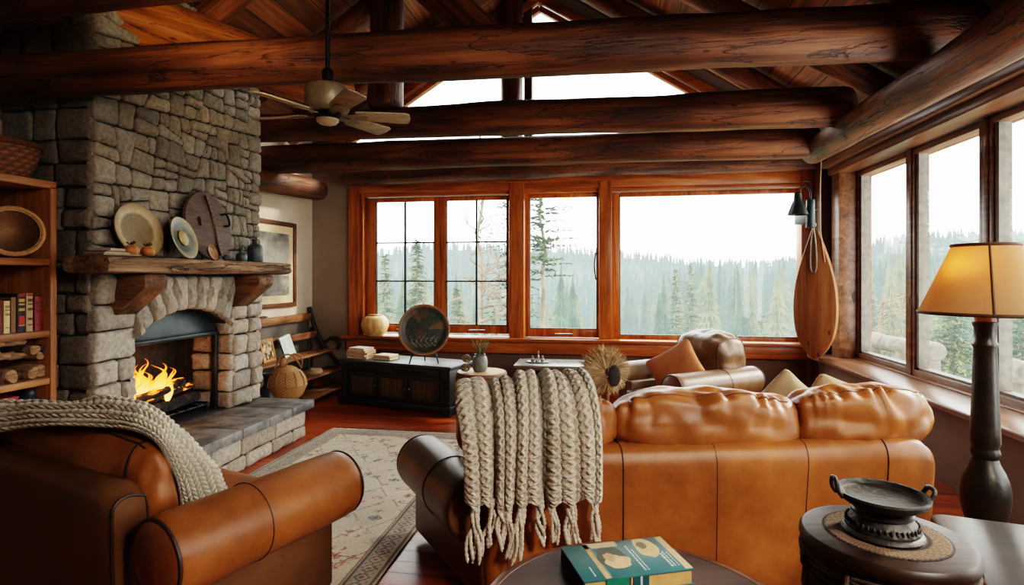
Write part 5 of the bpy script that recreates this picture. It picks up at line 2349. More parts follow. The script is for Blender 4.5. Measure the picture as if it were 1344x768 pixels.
# ------------------------------------------------------------------ twig side table
M_TWIG = wood('twig_wood', srgb(84, 52, 30), srgb(140, 92, 58), srgb(178, 128, 86), 2, .6, 1.5, bump=.5)
M_SLICE = attr_mat('log_slice', .55, 24, .3, noise_amt=.3)
tt = thing('twig_table', 'round rustic log-slice table on bent twig legs', 'side table', W(-.308, 5.7))
R_ = .255
m = MB()
wb = lambda a: 1 + .05 * nz(math.cos(a) * 2, math.sin(a) * 2, 4) + .025 * nz(math.cos(a) * 6, math.sin(a) * 6, 2)
b = len(m.v)
for (r0_, z_) in (("d", 0),):
    pass
vs, fs, cols = [], [], []
rings = [(0, .502), (.3, .502), (.6, .502), (.9, .502), (.97, .50), (1.0, .485), (1.01, .46), (.97, .44), (.9, .435), (0, .435)]
for (k, z_) in rings:
    for i in range(64):
        a = 2 * PI * i / 64
        rr = max(k, 1e-3) * R_ * wb(a)
        vs.append((rr * math.cos(a), rr * math.sin(a), z_))
for j in range(len(rings) - 1):
    for i in range(64):
        l = (i + 1) % 64
        fs.append((j * 64 + i, (j + 1) * 64 + i, (j + 1) * 64 + l, j * 64 + l))
m.add(vs, fs)
for i in range(len(vs)):
    j = i // 64
    m.c[i] = BE(196, 156, 116) if j < 4 else BE(112, 76, 50)
part('tabletop', m, M_SLICE, tt)
for k in range(4):
    a = .5 + k * PI / 2
    c, s_ = math.cos(a), math.sin(a)
    m = MB()
    m.tube(spath([(.19 * c, .19 * s_, .44), (.24 * c, .24 * s_, .36), (.205 * c + .01, .205 * s_, .22), (.215 * c, .215 * s_ + .01, .1), (.24 * c, .24 * s_, .0)], 16), [.018 - .005 * i / 15 for i in range(16)], 8)
    part('leg', m, M_TWIG, tt)
m = MB()
for k in range(4):
    a, a2 = .5 + k * PI / 2, .5 + (k + 1) * PI / 2
    m.tube(spath([(.21 * math.cos(a), .21 * math.sin(a), .3), (.1 * math.cos((a + a2) / 2), .1 * math.sin((a + a2) / 2), .38), (.21 * math.cos(a2), .21 * math.sin(a2), .3)], 10), .009, 6)
part('brace', m, M_TWIG, tt)
m = MB()
m.tube([(R_ * 1.0 * wb(a) * math.cos(a), R_ * wb(a) * math.sin(a), .43 + .008 * math.sin(a * 15)) for a in [2 * PI * i / 80 for i in range(80)]], .012, 6, closed=True)
part('rim_twig', m, M_TWIG, tt)
p = Q(630, 486, 5.68)
t = thing('potted_dry_plant', 'grey stoneware pot of dry spiky grass on the twig table', 'plant', (p.x, p.y, .503))
m = MB()
m.lathe([(0, 0), (.06, 0), (.075, .03), (.078, .10), (.068, .145), (.05, .16), (.055, .175), (.045, .175), (.04, .155), (0, .12)], 32)
part('pot', m, simple('pot_glaze', srgb(120, 128, 120), srgb(92, 100, 94), .5, scale=20, bscale=60, bump=.3), t)
m = MB()
rp = random.Random(12)
for k in range(46):
    a, s_ = rp.uniform(0, 2 * PI), rp.uniform(.02, .13)
    hh = rp.uniform(.08, .17)
    m.tube(spath([(.02 * math.cos(a), .02 * math.sin(a), .13), (.5 * s_ * math.cos(a), .5 * s_ * math.sin(a), .17 + hh * .5), (s_ * math.cos(a), s_ * math.sin(a), .17 + hh)], 5), [.003, .003, .0025, .002, .001], 4)
part('grass', m, simple('dry_grass', srgb(128, 124, 90), srgb(92, 90, 66), .8, scale=30), t)
M_CONE = simple('pine_cone', srgb(110, 88, 66), srgb(150, 126, 98), .85, scale=40, bump=.5)
for (u, v, lb, up) in ((609, 479, 'pine cone lying at the left edge of the twig table', 0), (613, 489, 'dried seed head stacked on the pine cone beside the pot', 1)):
    p = Q(612 + up * 2, 486, 5.60 + .05 * up)
    t = MB()
    for i in range(60):
        g_ = i * 2.39996
        zz = i / 60
        rr = .042 * math.sin(PI * (zz * .85 + .12))
        t.ball((rr * math.cos(g_), rr * math.sin(g_), .012 + .075 * zz), (.012, .012, .005), 6, 4)
    o = t.build('pine_cone' if not up else 'seed_head', M_CONE, loc=(p.x - .01, p.y, .503 + (.085 if up else 0)))
    tag(o, lb, 'pine cone' if not up else 'seed head')

# ------------------------------------------------------------------ console cabinet
M_CONS = wood('console_wood', srgb(92, 64, 46), srgb(126, 92, 68), srgb(150, 114, 86), 0, .5, 1.2, knots=False, bump=.12)
M_CTOP = simple('console_top', srgb(132, 138, 134), srgb(108, 114, 112), .25, scale=4, bump=.05)
a_, b_ = W(.045, 6.12), W(.745, 6.02)
ca2 = math.atan2(b_.y - a_.y, b_.x - a_.x)
KW = (b_ - a_).length
cs = thing('console_cabinet', 'low wooden cabinet with an open dark niche and grey top under the back window', 'cabinet', a_, ca2)
m = MB()
for (x0_, x1_, z0_, z1_) in ((0, .03, 0, .475), (KW - .03, KW, 0, .475), (.03, KW - .03, .0, .06), (.03, KW - .03, .27, .295), (.03, KW - .03, .44, .475)):
    m.bx(x0_, x1_, 0, .46, z0_, z1_)
m.bx(.03, KW - .03, .44, .46, .06, .44)
part('carcass', m, M_CONS, cs, bevel=.003)
m = MB()
m.bx(-.025, KW + .025, -.03, .48, .476, .50)
part('top', m, M_CTOP, cs, bevel=.005)
m = MB()
m.bx(.035, KW - .035, -.006, .015, .065, .265)
dr = part('drawer', m, M_CONS, cs, bevel=.004)
m = MB()
m.tube([(KW / 2 - .06, -.025, .18), (KW / 2 + .06, -.025, .18)], .006, 6)
part('pull', m, M_BLACKM, dr)
CSM = Matrix.Translation(a_) @ Matrix.Rotation(ca2, 4, 'Z')
p = CSM @ Vector((.22, .20, .5005))
m = MB()
m.lathe([(0, 0), (.10, 0), (.115, .012), (.11, .014), (.097, .006), (0, .006)], 32)
m.v = [Vector((q_.x * 1.15, q_.y * .8, q_.z)) for q_ in m.v]
o = m.build('tray', M_CTOP, loc=p)
tag(o, 'shallow oval grey tray on top of the console cabinet', 'tray')
M_CLEAR = simple('smoky_glass', srgb(150, 146, 136), srgb(104, 100, 92), .12, scale=6, bump=.02)
for (dx, dy, h, r, lb) in ((-.06, 0, .055, .022, 'left squat glass jar on the tray'), (.0, .02, .10, .014, 'tall slender glass bottle in the middle of the tray'), (.05, -.01, .06, .02, 'right squat glass jar on the tray'), (-.01, -.04, .04, .018, 'tiny front glass jar on the tray')):
    t = thing('glass_bottle', lb, 'bottle', CSM @ Vector((.22 + dx, .20 + dy, .507)), 0, 'little bottles on the tray')
    m = MB()
    m.lathe([(0, 0), (r, 0), (r, h * .6), (r * .5, h * .75), (r * .45, h), (0, h)], 16)
    part('bottle_body', m, M_CLEAR, t)
    m = MB()
    m.lathe([(0, h), (r * .6, h), (r * .6, h * 1.16), (0, h * 1.18)], 12)
    part('stopper', m, M_STEEL, t)

# ------------------------------------------------------------------ raffia fan
p = W(.80, 4.72)
t = thing('raffia_fan', 'round spiky raffia fan with a dark woven heart beside the umber armchair', 'fan', p, wang(-8))
m = MB()
m.lathe([(0, 0), (.10, 0), (.12, .02), (.13, .2), (.12, .26), (.10, .26), (.09, .05), (0, .04)], 24)
part('pot', m, M_DARKPOT, t)
m = MB()
m.tube([(0, 0, .03), (0, 0, .52)], .012, 8)
part('handle', m, M_TWIG, t)
c0 = Vector((0, 0, .655))
m = MB()
rp = random.Random(5)
for k in range(520):
    a = rp.uniform(0, 2 * PI)
    r0_ = rp.uniform(.03, .07)
    r1_ = rp.uniform(.155, .205) * (1.08 - .16 * math.cos(a) + .10 * math.sin(a))
    oy = rp.uniform(-.03, .03)
    dl = rp.uniform(-.12, .12)
    e1, e2 = (math.cos(a), math.sin(a)), (math.cos(a + dl), math.sin(a + dl))
    m.tube([c0 + Vector((r0_ * .75 * e1[0], oy * .4 - .015, r0_ * e1[1])), c0 + Vector((.6 * r1_ * e1[0], oy, .6 * r1_ * e1[1])), c0 + Vector((r1_ * e2[0], oy * 2 + rp.uniform(-.02, .02), r1_ * e2[1]))], [.0035, .003, .0012], 4)
part('raffia', m, simple('raffia_straw', srgb(196, 174, 138), srgb(146, 124, 94), .8, scale=14), t)
m = MB()
m.ball(c0 + Vector((.055, -.05, -.02)), (.05, .012, .09), 24, 12)
part('heart', m, simple('dark_weave', srgb(66, 62, 58), srgb(44, 40, 38), .8, scale=60, bump=.6), t)

# ------------------------------------------------------------------ ceiling fan
M_FANM = simple('fan_bronze', srgb(142, 128, 108), srgb(120, 106, 88), .4, .35, scale=12, bump=.05)
M_BLADE = wood('fan_blade', srgb(150, 136, 112), srgb(172, 156, 130), srgb(188, 172, 146), 0, .5, 1.4, knots=False, bump=.05)
p = Q(430, 135, 3.2)
fx, fy = p.x, p.y
ZFAN = HC - (150 - V0) / FPX * 3.2
fan = thing('ceiling_fan', 'five-bladed beige ceiling fan on a long black rod between the beams', 'ceiling fan', (fx, fy, ZFAN))
m = MB()
m.tube([(0, 0, .12), (0, 0, (roofz(fx) - ZFAN) / .9 - .02)], .013, 10)
part('downrod', m, M_BLACKM, fan)
m = MB()
m.lathe([(.0, .19), (.03, .185), (.035, .27), (.02, .29), (.0, .29)], 20)
ct_ = (roofz(fx) - ZFAN) / .9
part('coupling', m, M_BLACKM, fan)
m = MB()
m.lathe([(0, ct_ - .09), (.06, ct_ - .08), (.07, ct_ + .02)], 20)
fan.scale = (.9, .9, .9)
part('canopy', m, M_BLACKM, fan)
m = MB()
m.lathe([(.0, .20), (.05, .195), (.12, .175), (.138, .15), (.14, .06), (.134, .05), (.134, .035), (.125, .02), (.09, .005), (0, .005)], 48)
part('motor_housing', m, M_FANM, fan)
m = MB()
m.lathe([(.085, .01), (.09, -.01), (.075, -.03), (.06, -.035)], 40)
part('collar', m, M_BLACKM, fan)
m = MB()
m.lathe([(.07, -.025), (.068, -.045), (.05, -.062), (.0, -.07)], 40)
part('light_bowl', m, simple('frosted_bowl', srgb(196, 180, 152), srgb(180, 164, 138), .3), fan)
for k, an in enumerate((12, 58, 168, -122, -54)):
    a = math.radians(an) + TH
    rt_ = Matrix.Rotation(a, 3, 'Z') @ Matrix.Rotation(math.radians(-13), 3, 'X')
    m = MB()
    m.prism([(.17, -.05), (.20, -.055), (.48, -.068), (.505, -.055), (.515, 0), (.505, .055), (.48, .068), (.20, .055), (.17, .05)], .008, lambda x, y, t_: rt_ @ Vector((x, y, t_ - .004)))
    bl = part('blade', m, M_BLADE, fan, bevel=.002)
    m = MB()
    m.prism([(.08, -.02), (.14, -.018), (.18, -.035), (.24, -.03), (.25, 0), (.24, .03), (.18, .035), (.14, .018), (.08, .02)], .007, lambda x, y, t_: rt_ @ Vector((x, y, t_ - .012)))
    part('blade_iron', m, M_FANM, bl, bevel=.002)

# ------------------------------------------------------------------ paddle, sconce in the right corner
M_PADD = wood('paddle_wood', srgb(104, 62, 34), srgb(138, 88, 52), srgb(162, 110, 68), 2, .4, .8, knots=True, bump=.12)
p = Q(1071, 392, 5.95)
pd = thing('wooden_paddle', 'big teardrop wooden paddle hanging from a hook in the right corner', 'paddle', (p.x, p.y, 0), wang(-46))
zc = lambda v: HC - (v - V0) / FPX * 5.95
OUT = [(298, 3), (312, 7), (330, 13), (350, 19), (375, 24.5), (400, 26.5), (425, 25.5), (445, 21), (460, 13), (468, 6), (471, 0)]
k_ = 5.95 / FPX
right = [(w_ * k_, zc(v)) for v, w_ in OUT]
pol = spath([(-x, z, 0) for x, z in right], 24) + spath([(x, z, 0) for x, z in right[::-1]], 24)[1:-1]
m = MB()
m.prism([(q_.x, q_.y) for q_ in pol][::-1], .07, lambda x, z, t_: (x, t_ - .05, z))
part('blade', m, M_PADD, pd, bevel=.012, seg=3)
m = MB()
lp = [(0, -.075, zc(300)), (-.022, -.072, zc(318)), (-.03, -.07, zc(345)), (-.016, -.068, zc(357)), (.016, -.068, zc(357)), (.03, -.07, zc(345)), (.02, -.072, zc(318))]
m.tube(spath(lp + [lp[0]], 40), .007, 8)
part('wire_loop', m, M_STEEL, pd)
m = MB()
m.tube([(.02 * math.cos(a), -.075, zc(296) + .03 * math.sin(a)) for a in [2 * PI * i / 24 for i in range(24)]], .006, 8, closed=True)
m.tube([(0, -.075, zc(292)), (0, -.07, zc(276))], .008, 8)
m.tube([(0, -.07, zc(276)), (0, .06, zc(276))], .008, 8)
part('hook', m, M_STEEL, pd)
m = MB()
m.tube(spath([(.06, -.02, zc(205)), (.055, -.045, zc(250)), (.058, -.05, zc(300)), (.10, -.05, zc(345))], 20), .006, 6)
part('cord', m, simple('cord', srgb(170, 140, 108), srgb(140, 112, 84), .8), pd)
M_TEAL = simple('teal_enamel', srgb(36, 62, 64), srgb(26, 46, 50), .35, scale=8)
M_SHADEM = simple('dark_shade_metal', srgb(62, 66, 62), srgb(46, 50, 48), .4, .5, scale=8)
p2 = Q(1064, 280, 5.72)
sc_ = thing('wall_sconce', 'small gooseneck wall lamp with a grey cone shade above the paddle', 'lamp', (p2.x, p2.y, 0), TH)
k2 = 5.72 / FPX
z2 = lambda v: HC - (v - V0) / FPX * 5.72
m = MB()
m.tube([(0, 0, z2(262)), (0, 0, z2(299))], [.04, .045], 12)
part('stem', m, M_TEAL, sc_, bevel=.004)
m = MB()
m.tube(spath([(.0, .0, z2(263)), (-.01, 0, z2(250)), (-.05, 0, z2(244)), (-.1, 0, z2(247)), (-.13, 0, z2(256))], 16), .008, 8)
m.tube(spath([(.02, .02, z2(270)), (.015, .04, z2(240)), (-.08, .03, z2(238))], 12), .006, 6)
part('gooseneck', m, M_BLACKM, sc_)
m = MB()
m.lathe([(.018, z2(252)), (.035, z2(254)), (.04, z2(263)), (.05, z2(265)), (.10, z2(282)), (.096, z2(282)), (.04, z2(266)), (0, z2(264))], 28, (-.13, 0, 0))
part('shade', m, M_SHADEM, sc_)
m = MB()
m.bx(-.035, .035, .03, .26, z2(292), z2(270))
part('bracket', m, M_TEAL, sc_, bevel=.004)

# ------------------------------------------------------------------ floor lamp at the right
M_LAMPB = simple('dark_turned_wood', srgb(52, 42, 34), srgb(30, 25, 22), .38, scale=8, bscale=40, bump=.15)
LD = 2.30
pl_ = W((1293 - U0) / FPX * LD, LD)
kz = LD / FPX
zl = lambda v: HC - (v - V0) * kz
LK = .77
lamp = thing('floor_lamp', 'tall lamp with a dark turned column and tan tapered shade at the right', 'lamp', pl_)
m = MB()
m.lathe([(0, 0), (.17, 0), (.175, .02), (.16, .04), (.08, .06), (.06, .10), (.055, .30), (.075, .40), (.088, zl(683)), (.106, zl(664)), (.111, zl(648)), (.104, zl(632)), (.085, zl(618)), (.064, zl(608)), (.056, zl(601)),
         (.062, zl(598)), (.066, zl(594)), (.060, zl(589)), (.058, zl(586)), (.067, zl(580)), (.064, zl(560)), (.058, zl(520)), (.052, zl(475)), (.049, zl(457)), (.056, zl(454)), (.056, zl(451)), (.049, zl(448)), (.048, zl(430)), (.055, zl(426)), (.055, zl(423)), (.04, zl(422)), (0, zl(421))], 48)
m.v = [Vector((q_.x * LK, q_.y * LK, q_.z)) for q_ in m.v]
part('column', m, M_LAMPB, lamp)
m = MB()
m.lathe([(.036, zl(422)), (.034, zl(410)), (.03, zl(395)), (0, zl(394))], 24)
part('socket', m, simple('socket_wood', srgb(140, 84, 46), srgb(112, 64, 36), .4), lamp)


def shade_mat():
    t = NT('lamp_shade_linen')
    v = t.coord((1, 1, 1))
    w1_ = t.noise(t.coord((260, 260, 260)), 1, 2)
    w2_ = t.noise(t.coord((30, 30, 400)), 1, 2)
    col = t.mix(.35, srgb(206, 178, 142), t.ramp(t.math('MULTIPLY', t.math('ADD', w1_, w2_), .5), [(.35, (.7, .65, .6, 1)), (.6, (1, 1, 1, 1))]), 'MULTIPLY')
    df = t.n('ShaderNodeBsdfDiffuse')
    t.l(col, df.inputs['Color'])
    tl = t.n('ShaderNodeBsdfTranslucent')
    t.l(t.mix(1, col, (1, .62, .28, 1), 'MULTIPLY'), tl.inputs['Color'])
    mx = t.n('ShaderNodeMixShader')
    mx.inputs[0].default_value = .45
    t.l(df.outputs[0], mx.inputs[1])
    t.l(tl.outputs[0], mx.inputs[2])
    t.l(mx.outputs[0], t.out.inputs['Surface'])
    return t.m


rb, rt2 = 88 * kz * .82, 42 * kz * .84
m = MB()
m.grid(64, 8, lambda u, v: Vector((lerp(rb, rt2, v) * math.cos(2 * PI * u), lerp(rb, rt2, v) * math.sin(2 * PI * u), lerp(zl(411), zl(322), v))), cu=True)
shd = part('lamp_shade', m, shade_mat(), lamp, smooth=180)
m = MB()
for (r_, v_) in ((rb, 411), (rt2, 322)):
    m.tube([(r_ * math.cos(a), r_ * math.sin(a), zl(v_)) for a in [2 * PI * i / 64 for i in range(64)]], .007, 8, closed=True)
a_ = math.radians(-90 - 3) + TH - math.radians(30)
m.tube([(lerp(rb, rt2, v) * 1.004 * math.cos(a_), lerp(rb, rt2, v) * 1.004 * math.sin(a_), lerp(zl(411), zl(322), v)) for v in [i / 12 for i in range(13)]], .0045, 6)
part('trim_band', m, simple('shade_trim', srgb(96, 62, 36), srgb(76, 48, 28), .7), shd)
m = MB()
m.ball((0, 0, zl(372)), (.03, .03, .045), 16, 10)
part('light_bulb', m, simple('bulb_glass', srgb(240, 210, 160), None, .3), lamp)
m = MB()
m.tube([(0, 0, zl(394)), (0, 0, zl(325))], .004, 6)
for k in range(3):
    a = k * 2 * PI / 3
    m.tube([(0, 0, zl(325)), (rt2 * math.cos(a), rt2 * math.sin(a), zl(323))], .003, 6)
part('harp', m, M_BLACKM, lamp)
bl = bpy.data.lights.new('lamp_glow', 'POINT')
bl.energy = 1.0
bl.color = (1, .56, .2)
bl.shadow_soft_size = .05
bo = link(bpy.data.objects.new('lamp_glow', bl))
bo.location = pl_ + W(-.09, -.02) + Vector((0, 0, zl(352)))

# ------------------------------------------------------------------ dark side table at the right
M_DKT = wood('dark_table_wood', srgb(38, 34, 32), srgb(58, 50, 46), srgb(76, 66, 60), 0, .3, 1.0, knots=False, bump=.05, spec=.5)
tp = W(1.50, 2.04)
ta = math.atan2(-.37, .93) + TH
tb = thing('end_table', 'large dark wooden end table in the bottom right corner', 'table', tp, ta)
m = MB()
tl_, tw_ = 1.1, .75
poly = []
for (cx, cy, a0) in ((.05, -.05, PI / 2), (.05, -tw_ + .05, PI), (tl_ - .05, -tw_ + .05, 1.5 * PI), (tl_ - .05, -.05, 0)):
    for i in range(7):
        a = a0 + i * PI / 12
        poly.append((cx + .05 * math.cos(a), cy + .05 * math.sin(a)))
m.prism(poly, .04, lambda x, y, t_: (x, y + .03 * math.sin(x / tl_ * PI) * (1 if y > -.2 else 0), .56 + t_))
part('tabletop', m, M_DKT, tb, bevel=.008)
for x in (.22, tl_ - .1):
    for y in (-.1, -tw_ + .1):
        m = MB()
        m.lathe([(.022, 0), (.03, .3), (.034, .56)], 14, (x, y, 0))
        part('leg', m, M_DKT, tb)
m = MB()
m.bx(.2, tl_ - .08, -tw_ + .08, -.08, .50, .56)
part('apron', m, M_DKT, tb)

# ------------------------------------------------------------------ rope bound drum stool with footed bowl
M_DRUM = wood('drum_wood', srgb(26, 18, 14), srgb(46, 31, 23), srgb(68, 46, 33), 0, .40, 1.0, knots=False, bump=.08)
M_DRUMS = simple('drum_hide', srgb(32, 28, 26), srgb(46, 40, 36), .6, scale=14, stretch=(1, 1, 5), bump=.4)
M_ROPE = simple('drum_rope', srgb(96, 80, 64), srgb(62, 50, 40), .85, scale=60, bump=.6)
DR = .218
DZ = .72
dpos = W(1.062, 1.605)
drum = thing('drum_stool', 'dark round drum stool bound with rope in the right foreground', 'stool', dpos, .2)
m = MB()
m.lathe([(0, DZ), (DR * .9, DZ), (DR * .965, DZ - .003), (DR, DZ - .013), (DR * 1.005, DZ - .026), (DR * .98, DZ - .04), (DR * .93, DZ - .046), (0, DZ - .046)], 96)
part('top', m, M_DRUM, drum)
m = MB()
m.lathe([(DR * .95, DZ - .046), (DR * .955, DZ - .08), (DR * .93, DZ - .2), (DR * .86, DZ - .38), (DR * .86, .30), (DR * .92, .1), (DR * .95, 0), (0, 0)], 72)
part('shell', m, M_DRUMS, drum)
for k, (z_, r_) in enumerate(((DZ - .062, .972), (DZ - .076, .975), (DZ - .10, .972), (DZ - .112, .97), (DZ - .20, .95), (DZ - .212, .95))):
    m = MB()
    m.tube([(DR * (r_ + .012 * math.sin(a * 3 + k)) * math.cos(a), DR * (r_ + .012 * math.sin(a * 3 + k)) * math.sin(a), z_ + .004 * math.sin(a * 5 + k * 2)) for a in [2 * PI * i / 110 for i in range(110)]], .0055, 7, closed=True)
    part('rope_ring', m, M_ROPE, drum)
for k in range(9):
    a = 2 * PI * k / 9 + .2
    m = MB()
    c, s_ = math.cos(a), math.sin(a)
    m.tube(spath([(DR * .985 * c, DR * .985 * s_, DZ - .055), (DR * 1.01 * c, DR * 1.01 * s_, DZ - .09), (DR * .98 * c, DR * .98 * s_, DZ - .12), (DR * .98 * math.cos(a + .05), DR * .98 * math.sin(a + .05), DZ - .22)], 12), .006, 7)
    m.ball((DR * 1.0 * c, DR * 1.0 * s_, DZ - .088), (.012, .012, .016), 10, 8)
    part('rope_knot', m, M_ROPE, drum)
# round braided mat
M_MAT = attr_mat('braided_mat', .85, 80, .5, noise_amt=.3)
m = MB()


def matc(u, v):
    r, a = v, u * 2 * PI
    k = .5 + .5 * math.sin(a * 90 + r * 60) * math.cos(r * 70)
    c1, c2 = BE(50, 38, 30), BE(146, 116, 88)
    if .60 < r < .68 or r > .965:
        return BE(40, 30, 24)
    if r < .60:
        c1, c2 = BE(34, 26, 21), BE(88, 66, 50)
    return tuple(lerp(x, y, k) for x, y in zip(c1, c2))


m.grid(220, 40, lambda u, v: Vector((max(v, 1e-3) * .158 * math.cos(2 * PI * u), max(v, 1e-3) * .158 * math.sin(2 * PI * u), .0035 + .0018 * math.sin(v * 70) * math.sin(u * 2 * PI * 60) - (.0025 if v > .97 else 0))), cu=True, colfn=matc)
o = m.build('braided_mat', M_MAT, loc=(dpos.x, dpos.y, DZ), smooth=180)
tag(o, 'round braided tan mat lying on the drum stool', 'mat')
# footed bowl
M_IRON = simple('cast_iron', srgb(44, 43, 42), srgb(64, 60, 56), .5, .35, scale=26, bscale=60, bump=.35)
bp = W(1.05, 1.60)
bw = thing('footed_bowl', 'black cast iron footed bowl with two ear handles on the drum stool', 'bowl', (bp.x, bp.y, DZ + .005), 0)
m = MB()
m.lathe([(0, 0), (.098, 0), (.102, .006), (.098, .013), (.092, .016), (.093, .022), (.083, .038), (.073, .050), (.071, .055), (.077, .058), (.077, .064), (.071, .067), (.072, .072), (.07, .076), (0, .076)], 64, wob=lambda a, z: .018 * math.sin(a * 22) if .02 < z < .048 else 0)
part('foot', m, M_IRON, bw)
m = MB()
m.lathe([(0, .074), (.068, .074), (.09, .083), (.110, .098), (.116, .110), (.114, .116), (.108, .115), (.104, .104), (.09, .098), (0, .097)], 64)
part('dish', m, M_IRON, bw)
hd = wang(-8)
for sg, hz in ((-1, 1.0), (1, .9)):
    m = MB()
    q = Matrix.Rotation(hd, 3, 'Z')
    m.tube([q @ Vector((sg * x_, y_, z_)) for x_, y_, z_ in spath([(.112, -.022, .103), (.124, -.02, .122), (.127, -.014, .142 * hz + .004), (.125, 0, .150 * hz), (.127, .014, .142 * hz + .004), (.124, .02, .122), (.112, .022, .103)], 20)], .0065, 8)
    part('handle', m, M_IRON, bw)
m = MB()
for k in range(40):
    a = k * 2 * PI / 40
    m.ball((.0885 * math.cos(a), .0885 * math.sin(a), .033), (.004, .004, .009), 6, 5)
part('relief_band', m, M_IRON, bw)

# ------------------------------------------------------------------ round table and book in the foreground
rtp = W(.32, 1.41)
rtb = thing('round_table', 'dark round wooden table in the foreground behind the sofa', 'table', rtp, .3)
M_RND = wood('round_table_wood', srgb(44, 32, 28), srgb(66, 48, 40), srgb(86, 64, 54), 0, .34, .9, knots=False, bump=.06)
M_RNDE = wood('round_table_edge', srgb(70, 38, 22), srgb(104, 58, 34), srgb(128, 76, 46), 0, .35, .9, knots=False, bump=.06)
m = MB()
m.lathe([(0, .6), (.385, .6), (.386, .598), (0, .598)], 128)
part('tabletop', m, M_RND, rtb)
m = MB()
m.lathe([(.384, .5985), (.386, .601), (.405, .600), (.413, .594), (.413, .578), (.405, .57), (0, .57)], 128)
part('edge_band', m, M_RNDE, rtb)
m = MB()
m.lathe([(0, 0), (.24, 0), (.24, .025), (.08, .06), (.05, .12), (.06, .3), (.045, .45), (.09, .57)], 40)
part('pedestal', m, M_RNDE, rtb)

cn = [W(.1425, 1.674), W(.193, 1.49), W(.511, 1.577), W(.45, 1.727)]
bx_ = ((cn[2] - cn[1]) + (cn[3] - cn[0])) / 2
by_ = ((cn[0] - cn[1]) + (cn[3] - cn[2])) / 2
bl_, bw_ = bx_.length * 1.0, by_.length
ba = math.atan2(bx_.y, bx_.x)
bc = (cn[0] + cn[1] + cn[2] + cn[3]) / 4
bo_ = thing('book', 'large teal hardcover book with beige picture panels on the round table', 'book', (bc.x, bc.y, .6015), ba)
bh = .045
L2, W2 = bl_ / 2, bw_ / 2 + .012
M_TEALB = simple('teal_cover', srgb(58, 108, 112), srgb(48, 92, 98), .32, scale=9, bscale=200, bump=.05)
m = MB()
m.bx(-L2, L2, -W2, W2, 0, .004)
part('back_cover', m, M_TEALB, bo_, bevel=.001)
m = MB()
m.bx(-L2, L2, -W2, W2, bh - .004, bh)
fc = part('front_cover', m, M_TEALB, bo_, bevel=.001)
m = MB()
m.bx(-L2, -L2 + .004, -W2, W2, .004, bh - .004)
part('spine', m, simple('dark_book_spine', srgb(60, 34, 24), srgb(44, 26, 20), .5), bo_, smooth=0)
m = MB()
m.col = BE(214, 168, 108)
m.bx(-L2 + .004, L2 - .006, -W2 + .004, W2 - .005, .004, bh - .004)
pg_ = part('pages', m, M_PAPER, bo_, smooth=0)
CM = MB()


def patch(u0, u1, v0, v1, c, lift=.0004, shear=0.0):
    x0, x1 = lerp(-L2, L2, u0), lerp(-L2, L2, u1)
    y0, y1 = lerp(-W2, W2, v0), lerp(-W2, W2, v1)
    CM.col = BE(*c)
    CM.add([(x0, y0, bh + lift), (x1, y0, bh + lift), (x1 + shear, y1, bh + lift), (x0 + shear, y1, bh + lift)], [(0, 1, 2, 3)])


def blob(u, v, ru, rv, c, lift, seed):
    CM.col = BE(*c)
    vs = [(lerp(-L2, L2, u), lerp(-W2, W2, v), bh + lift)]
    for i in range(28):
        a = 2 * PI * i / 28
        k = 1 + .25 * nz(math.cos(a) * 1.5, math.sin(a) * 1.5, seed)
        vs.append((lerp(-L2, L2, u + ru * k * math.cos(a)), lerp(-W2, W2, v + rv * k * math.sin(a)), bh + lift))
    CM.add(vs, [(0, i + 1, (i + 1) % 28 + 1) for i in range(28)])


patch(.20, .245, .02, .98, (196, 158, 112))
patch(.20, .52, .84, .99, (206, 184, 146))
patch(.245, .26, .02, .9, (120, 140, 130), .0005)
blob(.39, .52, .14, .32, (74, 84, 76), .0006, 1)
blob(.41, .40, .12, .18, (206, 176, 136), .0008, 2)
blob(.36, .55, .05, .12, (188, 150, 112), .001, 3)
blob(.76, .70, .11, .28, (206, 182, 134), .0006, 5)
blob(.74, .78, .05, .10, (120, 110, 86), .0008, 6)
patch(.93, .998, .02, .98, (196, 176, 140))
rr = random.Random(9)
for (u_, w_, n_) in ((.12, .012, 5), (.575, .016, 14), (.61, .010, 12), (.83, .022, 9), (.865, .012, 10), (.90, .01, 12)):
    v_ = .12 if u_ > .8 else .1
    for i in range(n_):
        d_ = rr.uniform(.025, .055)
        patch(u_, u_ + w_, v_, v_ + d_, (206, 220, 214), .001)
        v_ += d_ + rr.uniform(.008, .02)
        if u_ > .8 and v_ > .5:
            break
part('cover_print', CM, M_COVER, fc, smooth=0)
# fore-edge band
m = MB()
for (a, b, c) in ((.20, .40, (20, 122, 96)), (.415, .43, (206, 170, 120)), (.44, .58, (26, 84, 90)), (.50, .52, (190, 206, 200))):
    m.col = BE(*c)
    yy = -W2 - .0006 - (.0004 if b - a < .03 else 0)
    m.bx(lerp(-L2, L2, a), lerp(-L2, L2, b), yy, yy + .0004, .003, bh - .003)
part('belly_band', m, M_COVER, bo_, smooth=0)
# ------------------------------------------------------------------ outdoors
HAZE = srgb(178, 198, 196)


